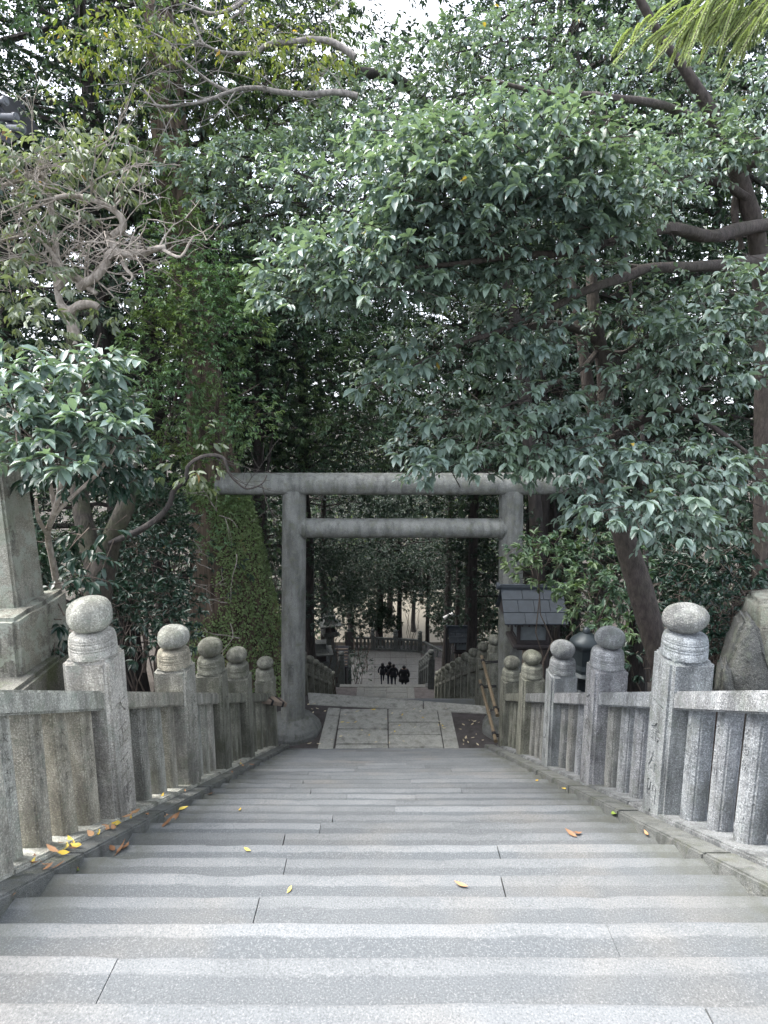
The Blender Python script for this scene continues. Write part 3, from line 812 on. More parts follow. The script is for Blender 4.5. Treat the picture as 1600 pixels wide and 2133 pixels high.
# ------------------------------------------------------------------ stone monuments beside the fences
def monument():
    root = empty('stone_monument', (-2.95, 4.6, -2.0)); tag(root, 'tall carved stone pillar on a lichen covered plinth behind left fence', 'stone monument')
    b = MB(); x1 = -2.74; x0 = -3.25; y0, y1 = 4.47, 4.87; zb, zt = -1.5, -.10
    vs = [(x0,y0,zb-.1),(x1,y0,zb-.1),(x1,y1,zb-.1),(x0,y1,zb-.1),(x0+.05,y0+.03,zt),(x1-.05,y0+.03,zt),(x1-.05,y1-.03,zt),(x0+.05,y1-.03,zt)]
    b.add(vs, [(3,2,1,0),(4,5,6,7),(0,1,5,4),(1,2,6,5),(2,3,7,6),(3,0,4,7)])
    me = bevelled(b.mesh(), .018, 2)
    t = text_mesh('三十年献納', .13, .012, 1.5)
    me = carve(me, t, Matrix.Translation((x1 - .045, (y0+y1)/2, zt - .22)) @ Matrix.Rotation(R(90), 4, 'Z') @ Matrix.Rotation(R(2.0), 4, 'X'))
    auto(me, 40); wobj('shaft', me, M['monument'], root)
    b = MB(); b.add([(x0+.05,y0+.03,zt-.002),(x1-.05,y0+.03,zt-.002),(x1-.05,y1-.03,zt-.002),(x0+.05,y1-.03,zt-.002),((x0+x1)/2,(y0+y1)/2,zt+.14)], [(0,1,4),(1,2,4),(2,3,4),(3,0,4),(3,2,1,0)])
    wobj('cap', b.mesh(), M['monument'], root)
    b = MB(); b.box(-3.7, -2.62, 4.24, 4.98, -2.0, -1.5); me = bevelled(b.mesh(), .03, 2); roughen(me, .014, 4, 3, 2.0); wobj('plinth', auto(me, 40), M['monument'], root)
    b = MB(); b.box(-3.8, -2.53, 3.9, 5.15, -3.2, -1.945); me = bevelled(b.mesh(), .03, 2); roughen(me, .016, 4, 3, 5.0); wobj('base_slab', auto(me, 40), M['mossrock'], root)
monument()
def rocks():
    def rock(name, label, pts_px, zc, depth, mat, seed):
        b = MB(); c = px([(x, y, zc) for x, y in pts_px]); n = len(c); d = Vector((.1, depth, 0))
        k = [p + d for p in c]
        b.add(c + k, [tuple(range(n-1,-1,-1)), tuple(range(n,2*n))] + [(i,(i+1)%n,n+(i+1)%n,n+i) for i in range(n)])
        me = bevelled(b.mesh(), .045, 2)
        bm = bmesh.new(); bm.from_mesh(me); bmesh.ops.triangulate(bm, faces=bm.faces); bmesh.ops.subdivide_edges(bm, edges=list(bm.edges), cuts=2); bm.to_mesh(me); bm.free()
        roughen(me, .03, 3.5, 0, seed); roughen(me, .008, 14, 0, seed+3); smooth(me)
        ctr = sum(c, Vector()) / n
        me.transform(Matrix.Translation(-ctr)); o = obj(name, me, mat); o.location = ctr; tag(o, label, 'rock')
    rock('standing_rock', 'pale mossy upright stone with flat top at right edge behind fence', [(1580,1440),(1574,1330),(1578,1256),(1680,1250),(1700,1330),(1700,1440)], 5.3, .4, M['monument'], 1.)
    rock('leaning_rock', 'grey pointed rock leaning against the mossy upright stone', [(1500,1470),(1510,1400),(1528,1348),(1546,1298),(1560,1284),(1582,1304),(1612,1420),(1612,1470)], 5.1, .3, M['rock'], 4.)
    rock('small_rock', 'small rounded stone at the foot of the leaning rock', [(1496,1470),(1499,1395),(1510,1379),(1526,1392),(1534,1470)], 5.0, .25, M['rock'], 8.)
rocks()

# ------------------------------------------------------------------ lanterns
def wooden_lantern(x, y, zc, wd, label, group):
    """box lantern on a post, copper gable roof with the ridge along X; x, y = middle of the front eave"""
    c = P(x, y, zc); k = wd / 1.15
    root = empty('wooden_lantern', (c.x, c.y + .5*k, c.z - 2.4*k)); tag(root, label, 'lantern', group)
    X, Y, Z = c.x, c.y + .5*k, c.z
    def roofsheet(s):
        b = MB(); nrow = 3; th = .022*k
        for r in range(nrow):
            t0 = r / nrow; t1 = (r + 1) / nrow
            f = lambda t: (-.50*k + .50*k*t, .02 + (.46*t + .10*t*t) * k)
            (ya, za), (yb, zb_) = f(t0), f(min(1, t1 + .04))
            ncol = 4 if r % 2 else 3
            xs = [-.58*k + 1.16*k*i/ncol for i in range(ncol+1)]
            for a_, b_ in zip(xs[:-1], xs[1:]):
                lift = .012*k*(1 if r < nrow-1 else 0)
                b.prism([(s*ya + Y, za + Z + th), (s*yb + Y, zb_ + Z + .002), (s*yb + Y, zb_ + Z - th*.4), (s*ya + Y, za + Z)], X + a_ + .004, X + b_ - .004, 'X')
        return b.mesh()
    rf = wobj('roof', roofsheet(1), M['copper'], root); wobj('roof', roofsheet(-1), M['copper'], root)
    b = MB(); b.box(X-.62*k, X+.62*k, Y-.05*k, Y+.05*k, Z+.55*k, Z+.63*k); wobj('ridge', bevelled(b.mesh(), .02*k, 2), M['copper'], root)
    for s in (-1, 1):
        b = MB(); b.tube([(X+s*.60*k, Y, Z+.60*k), (X+s*.66*k, Y, Z+.60*k)], .07*k, 16); wobj('ridge_end', b.mesh(), M['copper'], root)
    b = MB()
    for s in (-1, 1):
        b.prism([(Y-.40*k, Z+.05*k), (Y+.40*k, Z+.05*k), (Y, Z+.5*k)], X + s*.50*k - .02, X + s*.50*k + .02, 'X')
    for i in range(9):
        xx = X - .5*k + i*.125*k; b.box(xx-.015, xx+.015, Y-.47*k, Y-.3*k, Z-.03*k, Z+.015*k)
    wobj('gable', b.mesh(), M['darkwood'], root)
    bx = .27*k; zt, zb = Z + .02*k, Z - .42*k
    b = MB()
    for sx in (-1, 1):
        for sy in (-1, 1): b.box(X+sx*bx-.03*k, X+sx*bx+.03*k, Y+sy*bx-.03*k, Y+sy*bx+.03*k, zb, zt)
    for sy in (-1, 1):
        b.box(X-bx, X+bx, Y+sy*bx-.02*k, Y+sy*bx+.02*k, zt-.06*k, zt); b.box(X-bx, X+bx, Y+sy*bx-.02*k, Y+sy*bx+.02*k, zb, zb+.06*k)
    for sx in (-1, 1):
        b.box(X+sx*bx-.02*k, X+sx*bx+.02*k, Y-bx, Y+bx, zt-.06*k, zt); b.box(X+sx*bx-.02*k, X+sx*bx+.02*k, Y-bx, Y+bx, zb, zb+.06*k)
    wobj('frame', b.mesh(), M['darkwood'], root)
    b = MB(); b.box(X-bx+.005, X+bx-.005, Y-bx+.005, Y+bx-.005, zb+.02, zt-.02); wobj('paper_panel', b.mesh(), M['paper'], root)
    b = MB(); b.box(X-.38*k, X+.38*k, Y-.38*k, Y+.38*k, zb-.07*k, zb-.003); b.box(X-.30*k, X+.30*k, Y-.30*k, Y+.30*k, zb-.13*k, zb-.073*k); wobj('tray', bevelled(b.mesh(), .012, 1), M['darkwood'], root)
    b = MB(); b.box(X-.10*k, X+.10*k, Y-.10*k, Y+.10*k, ground(X, Y)-.3, zb-.133*k); wobj('post', b.mesh(), M['oldwood'], root)
wooden_lantern(1118, 1304, 11.3, 1.15, 'wooden box lantern with blue grey copper roof beside right gate pillar', 'wooden lanterns beside the stairs')
wooden_lantern(964, 1341, 23.5, 1.02, 'farther wooden lantern with copper roof standing behind the right lower fence', 'wooden lanterns beside the stairs')

def bronze_lantern():
    c = P(1221, 1330, 8.4); X, Y, Z = c
    root = empty('bronze_lantern', (X, Y, ground(X, Y))); tag(root, 'dark bronze lantern behind the second ball topped post on the right', 'lantern')
    b = MB(); b.lathe([(.02,.16),(.05,.13),(.05,.08),(.12,.05),(.18,0),(.215,-.05),(.21,-.07),(.18,-.07)], 24, (X,Y,Z)); wobj('roof', auto(b.mesh(), 50), M['bronze'], root)
    b = MB(); b.lathe([(.19,-.06),(.2,-.09),(.18,-.14),(.18,-.34),(.2,-.40),(.2,-.44)], 6, (X,Y,Z)); wobj('fire_box', b.mesh(), M['bronze'], root)
    b = MB(); b.lathe([(.2,-.44),(.24,-.48),(.15,-.56),(.10,-.62),(.09,-.72),(.13,-.76),(.13,-.8),(.09,-.84),(.12,-1.0),(.2,-1.15),(.26,-1.22),(.26,-1.27),(.3,-1.3),(.3,-2.3)], 24, (X,Y,Z)); wobj('stem', auto(b.mesh(), 50), M['bronze'], root)
bronze_lantern()

def stone_lantern(x, y, zc, rw, label, rot=.3):
    """square lantern with a curved roof; x, y = middle of the front eave"""
    c = P(x, y, zc); X, Y, Z = c; k = rw / 1.1
    root = empty('stone_lantern', (X, Y, ground(X, Y))); tag(root, label, 'lantern', 'stone lanterns below the gate')
    q = math.pi/4 + rot; s2 = math.sqrt(2) / 2 * k
    b = MB(); b.lathe([(.96*s2,-.02*k),(1.12*s2,.0),(1.10*s2,.05*k),(.78*s2,.14*k),(.56*s2,.28*k),(.50*s2,.40*k),(.52*s2,.42*k),(.52*s2,.52*k),(.3*s2,.56*k)], 4, (X,Y,Z), a0=q); me = b.mesh()
    for v in me.vertices:                                        # upturned corners
        dx, dy = v.co.x - X, v.co.y - Y; r = math.hypot(dx, dy)
        if r > .9*s2: v.co.z += .06 * k
    wobj('roof', me, M['darkstone'], root)
    b = MB(); b.lathe([(.5*s2,-.30*k),(.5*s2,-.02*k)], 4, (X,Y,Z), a0=q); wobj('fire_box', b.mesh(), M['darkwood'], root)
    b = MB(); b.lathe([(.40*s2,-.62*k),(.66*s2,-.50*k),(.72*s2,-.46*k),(.74*s2,-.31*k),(.6*s2,-.303*k)], 4, (X,Y,Z), a0=q); wobj('platform', b.mesh(), M['darkstone'], root)
    b = MB(); b.lathe([(.8*s2,-2.6*k),(.55*s2,-1.5*k),(.55*s2,-1.3*k),(.42*s2,-1.2*k),(.40*s2,-.623*k)], 4, (X,Y,Z), a0=q); wobj('stem', b.mesh(), M['darkstone'], root)
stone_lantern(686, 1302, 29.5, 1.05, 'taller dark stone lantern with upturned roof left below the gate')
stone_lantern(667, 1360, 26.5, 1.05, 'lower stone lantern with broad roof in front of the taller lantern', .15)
def slatted_hut():
    c = P(712, 1366, 33.0); X, Y, Z = c
    root = empty('slatted_hut', (X, Y, ground(X, Y))); tag(root, 'small dark hut with pale slatted roof behind the left lower fence', 'hut')
    b = MB()
    for i in range(6):
        t = i / 6; b.box(X-.36, X+.30, Y-.3+t*.7, Y-.22+t*.7, Z-.42+t*.75, Z-.36+t*.75)
    wobj('roof_batten', b.mesh(), M['oldwood'], root)
    b = MB(); b.prism([(Y-.35,Z-.47),(Y+.45,Z+.38),(Y+.45,Z+.33),(Y-.35,Z-.53)], X-.4, X+.34, 'X'); b.prism([(X-1.1,Z-.35),(X-.4,Z+.15),(X-.4,Z+.07),(X-1.1,Z-.43)], Y-.3, Y+.5, 'Y'); wobj('roof', b.mesh(), M['tile'], root)
    b = MB(); b.box(X-.9, X+.25, Y-.1, Y+.6, ground(X,Y)-.2, Z-.5); wobj('wall', b.mesh(), M['darkwood'], root)
slatted_hut()

# ------------------------------------------------------------------ bamboo rails, plank, poles, lamps, sign, roof
def bamboo(a, c, r, label):
    a, c = Vector(a), Vector(c); n = 7; mb = MB(); pts = []; rad = []
    for i in range(n):
        for t, rr in ((0.0, 1.13), (.03, 1.0), (.5, .985), (.96, 1.0), (.985, 1.12)):
            pts.append(a.lerp(c, (i + t) / n) + noise.noise_vector(Vector((i*.7, a.z, 0))) * .006); rad.append(r * rr)
    pts.append(c); rad.append(r*1.08)
    mb.tube(pts, rad, 14); root = obj('bamboo_rail', auto(mb.mesh(), 50), M['bamboo']); tag(root, label, 'bamboo rail', 'bamboo rails beside the gate')
    for t in (.1, .9):
        p = a.lerp(c, t); b = MB(); d = (c - a).normalized()
        b.tube([p - d*.035, p + d*.035], r * 1.25, 12); b.tube([p + Vector((0,0,-.01)), p + Vector((.32, .02, .0))], .014, 6)
        b.tube([p + Vector((0,0,-.05)), p + Vector((.32, .02, -.03))], .014, 6)
        obj('black_binding', b.mesh(), M['black'], root, (0,0,0))
bamboo((2.08, 10.65, -5.62), (2.10, 12.7, -5.33), .034, 'upper bamboo rail bound with black wire beside right gate pillar')
bamboo((2.06, 10.6, -6.1), (2.08, 12.7, -5.89), .034, 'lower bamboo rail bound with black wire beside right gate pillar')
def foot_block():
    b = MB(); b.box(2.0, 2.14, 10.5, 10.68, ZL1-.03, ZL1+.16); o = obj('foot_block', bevelled(b.mesh(), .015, 2), M['black']); tag(o, 'small black block on the ground under the bamboo rails', 'block')
foot_block()
def plank():
    a = P(528, 1452, 10.9); c = P(590, 1462, 11.3)
    root = empty('wooden_plank', a); tag(root, 'grey plank bound with black straps on the left fence end', 'plank')
    d = c - a; b = MB(); Mx = Matrix.Translation(a) @ d.to_track_quat('X', 'Z').to_matrix().to_4x4()
    b.box(0, d.length, -.14, .14, -.05, .03, Mx); wobj('board', bevelled(b.mesh(), .008, 1), M['oldwood'], root)
    for t in (.12, .5, .86):
        b = MB(); b.box(d.length*t-.02, d.length*t+.02, -.147, .147, -.056, .037, Mx); wobj('strap', b.mesh(), M['black'], root)
plank()
def pole(x, y0, y1, zc, r, label, lamp=False):
    a, c = P(x, y0, zc), P(x + (y0-y1)*0.0, y1, zc); a.z = ground(a.x, a.y) - .2; c.x = a.x; c.y = a.y
    root = empty('utility_pole', a); tag(root, label, 'pole')
    b = MB(); b.tube([a, c], r, 12); wobj('shaft', b.mesh(), M['bark_dark'], root)
    return root, c
pole(952, 1330, 1110, 33.0, .13, 'dark slender utility pole rising under the gate crossbeam')
def lamp():
    a = P(933, 1340, 30.5); c = P(931, 1292, 30.5); a.z = ground(a.x, a.y) - .2; a.x = c.x; a.y = c.y
    root = empty('path_lamp', a); tag(root, 'white tubular lamp on thin dark post beside lower stairs', 'lamp')
    b = MB(); b.tube([a, c + Vector((0,0,.25))], .05, 8); wobj('post', b.mesh(), M['black'], root)
    b = MB(); p, q = P(924, 1288, 30.4), P(944, 1278, 30.4); b.tube([p, q], .09, 10); wobj('lamp_head', bevelled(b.mesh(), .02, 1), M['lamp_white'], root)
lamp()
def sign():
    x, y = -2.35, 43.3
    root = empty('notice_board', (x, y, Z3)); tag(root, 'tall dark notice board by the far fence at the landing corner', 'notice board')
    b = MB(); b.box(x-.5, x+.12, y-.03, y+.03, Z3+.1, Z3+1.75); wobj('board', b.mesh(), M['darkwood'], root)
    b = MB(); b.box(x+.123, x+.2, y-.05, y+.05, Z3, Z3+1.8); wobj('post', b.mesh(), M['oldwood'], root)
    b = MB(); b.box(x-.1, x+.42, y-.35, y+.2, Z3-.02, Z3+.14); wobj('foot', b.mesh(), M['darkstone'], root)
sign()
def roof_corner():
    zc = 9.0; c = P(0, 235, zc)
    root = empty('tiled_roof', c); tag(root, 'corner of a dark tiled roof with round end tiles at left edge', 'roof')
    b = MB(); q = [P(-200, 150, zc), P(-20, 185, zc), P(44, 285, zc), P(20, 300, zc), P(-60, 260, zc), P(-200, 250, zc)]
    k = [p + Vector((-.2, 1.2, .35)) for p in q]; n = len(q)
    b.add(q + k, [tuple(range(n-1,-1,-1)), tuple(range(n,2*n))] + [(i,(i+1)%n,n+(i+1)%n,n+i) for i in range(n)]); wobj('eave_board', b.mesh(), M['tile'], root)
    for x, y in ((10, 210), (32, 244), (46, 268)):
        p = P(x, y, zc - .05); d = Vector((-1, .25, .12)).normalized()
        b = MB(); b.tube([p, p + d * 1.6], .05, 14); t = wobj('roof_tile', auto(b.mesh(), 50), M['tile_end'], root)
        b = MB(); b.tube([p - d * .02, p + d*.02], .062, 16); b.tube([p - d * .035, p - d*.02], .035, 16); wobj('end_disc', auto(b.mesh(), 50), M['tile_end'], root)
roof_corner()

# ------------------------------------------------------------------ people
def person(x, ytop, zc, h, label, coat=0.0, stride=.1, arms=.1, girl=False, yaw=0.0, mats=('cloth_black','cloth_navy')):
    """seen from behind, walking away down the lowest stairs; the top of the head at photograph pixel x, ytop"""
    t = P(x, ytop, zc); k = h
    bx, by, bz = t.x, t.y, t.z - h
    V = []; E = []; Rr = []
    def v(p, r, par=None):
        V.append((bx + (p[0]*math.cos(yaw)-p[1]*math.sin(yaw))*k, by + (p[0]*math.sin(yaw)+p[1]*math.cos(yaw))*k, bz + p[2]*k)); Rr.append(r*k if not hasattr(r,'__len__') else (r[0]*k, r[1]*k))
        if par is not None: E.append((par, len(V)-1))
        return len(V)-1
    pel = v((0,0,.52), (.085+coat*.04,.07+coat*.03)); wa = v((0,0,.61), (.078+coat*.05,.062+coat*.04), pel); ch = v((0,.005,.72), (.095+coat*.04,.068+coat*.03), wa); sh = v((0,0,.80), (.085+coat*.02,.055), ch)
    nk = v((0,.01,.845), .034, sh); hd0 = v((0,.018,.885), .052, nk); hd1 = v((0,.022,.935), .062, hd0); hd2 = v((0,.018,.972), .045, hd1)
    nose_ = v((0,.085,.925), .012, hd1)
    for s in (-1, 1):
        v((s*.064,.02,.925), .012, hd1)
        hip = v((s*.055, 0, .47), .058 + coat*.02, pel); kn = v((s*.062, stride*s*.5+.02, .27), .040, hip); an = v((s*.062, stride*s*.9 - .01, .045), .026, kn); v((s*.07, stride*s*.9 + .085, .022), .022, an)
        so_ = v((s*.118, 0, .79), .043 + coat*.02, sh); elb = v((s*(.155+arms*.3), -.015 - arms*s*.15, .635), .034 + coat*.018, so_); wr = v((s*(.15+arms*.2), .045 + arms*s*.1, .50), .022 + coat*.01, elb)
        pm = v((s*(.15+arms*.2), .055, .465), .019, wr)
        for f, (dx, ln) in enumerate(((-.014,.035),(-.005,.042),(.005,.04),(.013,.033))):
            a = v((s*(.15+arms*.2) + dx*.3, .055 + dx, .445), .0055, pm); v((s*(.15+arms*.2) - s*.008, .06 + dx, .445-ln), .0045, a)
        v((s*(.15+arms*.2) - s*.018, .078, .452), .006, pm)
    me = bpy.data.meshes.new('body'); me.from_pydata(V, E, [])
    o = bpy.data.objects.new('tmp', me); COL.objects.link(o)
    o.modifiers.new('s', 'SKIN'); 
    for i, sv in enumerate(me.skin_vertices[0].data):
        r = Rr[i]; sv.radius = (r, r) if not hasattr(r, '__len__') else r
        sv.use_root = (i == 0)
    sb = o.modifiers.new('u', 'SUBSURF'); sb.levels = 2; sb.render_levels = 2
    bpy.context.view_layer.update()
    nm = bpy.data.meshes.new_from_object(o.evaluated_get(bpy.context.evaluated_depsgraph_get())); bpy.data.objects.remove(o)
    for m in (mats[0], mats[1], 'skin', 'black'): nm.materials.append(M[m])
    for p in nm.polygons:
        z = (p.center.z - bz) / k; xr = abs(p.center.x - bx) / k
        p.material_index = 3 if z < .04 else 2 if (z > .845 or (z < .485 and xr > .115)) else 1 if z < .5 else 0
    smooth(nm)
    c = Vector((bx, by, bz)); nm.transform(Matrix.Translation(-c))
    body = bpy.data.objects.new('person', nm); COL.objects.link(body); body.location = c
    tag(body, label, 'person', 'people walking down the stairs')
    b = MB(); pr = [(.004,.99),(.03,.988),(.055,.968),(.070,.935),(.072,.90),(.066,.87 - (.07 if girl else 0)),(.05,.855 - (.08 if girl else 0)),(.01,.86)]
    b.lathe([(r*k, z*k) for r, z in pr], 16, (0, .004*k, 0)); me = smooth(b.mesh()); obj('hair', me, M['hair'], body, (0,0,0))
    if coat or girl:
        b = MB(); zlow = .36 if coat > .5 else .44
        b.lathe([(.10*k,.70*k),(.115*k,.62*k),((.13+coat*.05)*k,.5*k),((.145+coat*.06)*k,zlow*k),((.13+coat*.05)*k,(zlow+.003)*k)], 18, sx=1.0, sy=.75); obj('coat', smooth(b.mesh()), M[mats[0]], body, (0,0,0))
    return body
person(797, 1380, 38.6, 1.36, 'slim child in dark clothes at left of the walking group', 0, .22, .12, True, .1)
person(812, 1377, 39.3, 1.62, 'tallest adult in dark coat in the middle of the walking group', .3, .12, .05, False, 0)
person(820, 1382, 38.4, 1.50, 'adult in dark jacket walking close at the right of the tallest one', .3, .1, .05, False, -.1)
person(842, 1385, 37.6, 1.62, 'broad adult in wide long dark coat walking apart on the right', 1.0, .06, .10, False, 0)

# ------------------------------------------------------------------ fallen leaves
def leaf_shape(L, W, curl, seed):
    r = random.Random(seed); b = MB(); n = 6; vs = []; prof = [0, .55, .9, 1.0, .8, .45, 0]
    for i in range(n + 1):
        t = i / n; wv = prof[i] * W / 2 + .0005; z = curl * (t - .5) ** 2 * 4 * L * .3
        e = curl * .35 * W * prof[i]
        vs += [(t*L - L/2, -wv, z + e * r.uniform(.4, 1.4) + .003), (t*L - L/2, 0, z + .003), (t*L - L/2, wv, z + e * r.uniform(.4, 1.4) + .003)]
    fs = []
    for i in range(n): fs += [(i*3, i*3+1, i*3+4, i*3+3), (i*3+1, i*3+2, i*3+5, i*3+4)]
    b.add(vs, fs); return smooth(b.mesh())
LEAFM = {}
def leaf_proto(kind):
    if kind not in LEAFM:
        LEAFM[kind] = []
        for i in range(4):
            me = leaf_shape(.105 + .012*i, .05 - .004*i, random.uniform(.15, .5) * (1.5 if 'brown' in kind else 1), i); me.materials.append(M[kind]); LEAFM[kind].append(me)
    return LEAFM[kind]
LEAFLABEL = {
 ('fall_yellow','l'): ('bright yellow fallen leaf lying on the left kerb or steps beside it', 'yellow leaves along the left kerb'),
 ('fall_brown','l'): ('curled brown fallen leaf lying on the left kerb or step ends', 'brown leaves along the left kerb'),
 ('fall_pale','m'): ('pale dry fallen leaf lying on the paved landing under the gate', 'pale leaves on the landing'),
 ('fall_yellow','m'): ('small yellow fallen leaf lying on the landing beneath the gate', 'yellow leaves on the landing'),
 ('fall_brown','r'): ('reddish brown fallen leaf lying by the right side of the steps', 'brown leaves at right of the steps'),
 ('fall_pale','r'): ('pale crumpled fallen leaf caught between the right fence pickets', 'pale leaves in the right fence'),
 ('fall_brown','t'): ('dry brown fallen leaf resting on top of the left fence rail', 'dry leaves on the left fence rail'),
 ('fall_yellow','s'): ('small yellow fallen leaf lying alone on the open stone steps', 'single yellow leaves on open steps'),
 ('fall_green','s'): ('green fallen leaf lying at the end of a stone step', 'green leaves on step ends'),
 ('fall_pale','g'): ('pale fallen leaf lying on bare dirt beside the left gate base', 'pale leaves on the dirt by the gate')}
nleaf = {}
def put_leaf(kind, zone, x, y, z, sc=1.0, tilt=.25):
    i = nleaf.get(kind, 0); nleaf[kind] = i + 1
    me = leaf_proto(kind)[i % 4]
    o = bpy.data.objects.new('fallen_leaf', me); COL.objects.link(o); o.location = (x, y, z + .006)
    sl_ = 0.0
    o.rotation_euler = (random.uniform(-tilt, tilt) , random.uniform(-tilt, tilt), random.uniform(0, 6.28)); o.scale = (sc,) * 3
    lb, g = LEAFLABEL[(kind, zone)]; tag(o, lb, 'leaf', g)
def step_at(x, y):
    """a tread point near photograph pixel x, y"""
    best = None
    for k in range(-1, N1):
        Yn = Y0 + k * RUN; zt = nose(Yn); X, Y = G(x, y, zt)
        if Yn - RUN - .001 <= Y <= Yn + .02: return X, min(Y, Yn - .03), zt
    return G(x, y, ZL1)[0], G(x, y, ZL1)[1], ZL1
def on_slope(x, y, dz):
    a = math.tan(math.atan((y - 1066.5) / FPX) + R(PITCH)); Y = (1.07 - dz) / (a - M1); z = -a * Y; zc = Y * CP - z * SP
    return (x - 800) / FPX * zc, Y, z
for x, y, s in ((70,1818,1.25),(62,1840,1.0),(52,1856,.9),(150,1760,1.0),(135,1768,1.),(160,1764,.8),(212,1728,1.),(224,1722,1.),(232,1716,1.),(245,1718,.9),(204,1735,.8),(335,1665,1.),(345,1660,.9),(328,1670,.8),(378,1686,1.)):
    if x > 100 and x < 350: put_leaf('fall_yellow', 'l', *on_slope(x, y, .04), s)
    else: put_leaf('fall_yellow', 'l', *step_at(x, y), s)
for x, y in ((38,1850),(48,1846),(30,1858),(135,1808),(148,1812),(220,1762),(235,1770),(250,1772),(262,1768),(195,1768),(345,1700),(352,1708),(366,1704),(440,1655)):
    put_leaf('fall_brown', 'l', *step_at(x, y), random.uniform(.7, 1.15), .5)
rl = random.Random(21)
for cx_, cy_, n_ in ((70,1800,7),(120,1766,6),(215,1722,7),(265,1700,5),(330,1664,6),(390,1640,4),(450,1612,4),(500,1592,4)):
    for _ in range(n_):
        put_leaf('fall_brown' if rl.random() < .7 else 'fall_yellow', 'l', *on_slope(cx_ + rl.gauss(0, 16), cy_ + rl.gauss(0, 5), .045), rl.uniform(.35, .75), .45)
for x, y in ((110,1772),(190,1740),(240,1690),(234,1700),(265,1702),(285,1693),(130,1715),(140,1718),(68,1745)):
    put_leaf('fall_brown', 'l', *on_slope(x, y, .075), random.uniform(.7, 1.0), .4)
for x, y in ((160,1418),(170,1415),(178,1420),(166,1422),(185,1424),(150,1424),(40,1412),(48,1410),(130,1385),(136,1380),(355,1437),(362,1435),(370,1438)):
    i = 4.25 if x < 200 else 5.7
    zz = nose(i) + 1.0
    q = P(x, y, i * CP - zz * SP); put_leaf('fall_brown', 't', -2.16 + random.uniform(-.09,.05), q.y, nose(q.y) + 1.005, random.uniform(.7,1.1), .7)
for x, y in ((1200,1732),(1188,1735),(1535,1812),(1570,1838),(1552,1800),(960,1845),(1345,1735)):
    put_leaf('fall_brown', 'r', *step_at(x, y), random.uniform(.5, .8), .3)
for x, y in ((1390,1668),(1398,1672),(1405,1664),(1440,1690),(1450,1682),(1446,1694),(1500,1705),(1492,1712),(1510,1704),(1555,1728),(1563,1722),(1570,1726),(1395,1676)):
    put_leaf('fall_pale', 'r', *on_slope(x, y, .09), random.uniform(.6, .95), .6)
for x, y in ((515,1772),(603,1855),(1175,1640),(1118,1627),(500,1688)): put_leaf('fall_yellow', 's', *step_at(x, y), random.uniform(.35,.55))
for x, y in ((1280,1697),(150,1810)): put_leaf('fall_green', 's', *step_at(x, y), 1.0, .6)
for i in range(34):
    x = random.uniform(680, 960); y = random.uniform(1472, 1550); X, Y = G(x, y, ZL1); put_leaf('fall_pale' if i % 3 else 'fall_yellow', 'm', X, Y, ZL1 + .004, random.uniform(.45, .8))
for i in range(40):
    x = random.uniform(585, 680); y = 1465 + random.random() * 88; X, Y = G(x, y, ZL1)
    if math.hypot(X + 1.87, Y - 11.9) > .66: put_leaf('fall_pale', 'g', X, Y, ZL1 + .0, random.uniform(.5, .9))
for i in range(22):
    x = random.uniform(960, 1035); y = random.uniform(1500, 1553); X, Y = G(x, y, ZL1)
    if math.hypot(X - 2.6, Y - 11.9) > .66: put_leaf('fall_pale', 'm', X, Y, ZL1 + .0, random.uniform(.45, .8))
# ------------------------------------------------------------------ trees and plants
def plant(name, label, cat, base, group=None):
    r = empty(name, base); return tag(r, label, cat, group)
def bpad(base, lst, **k): pass

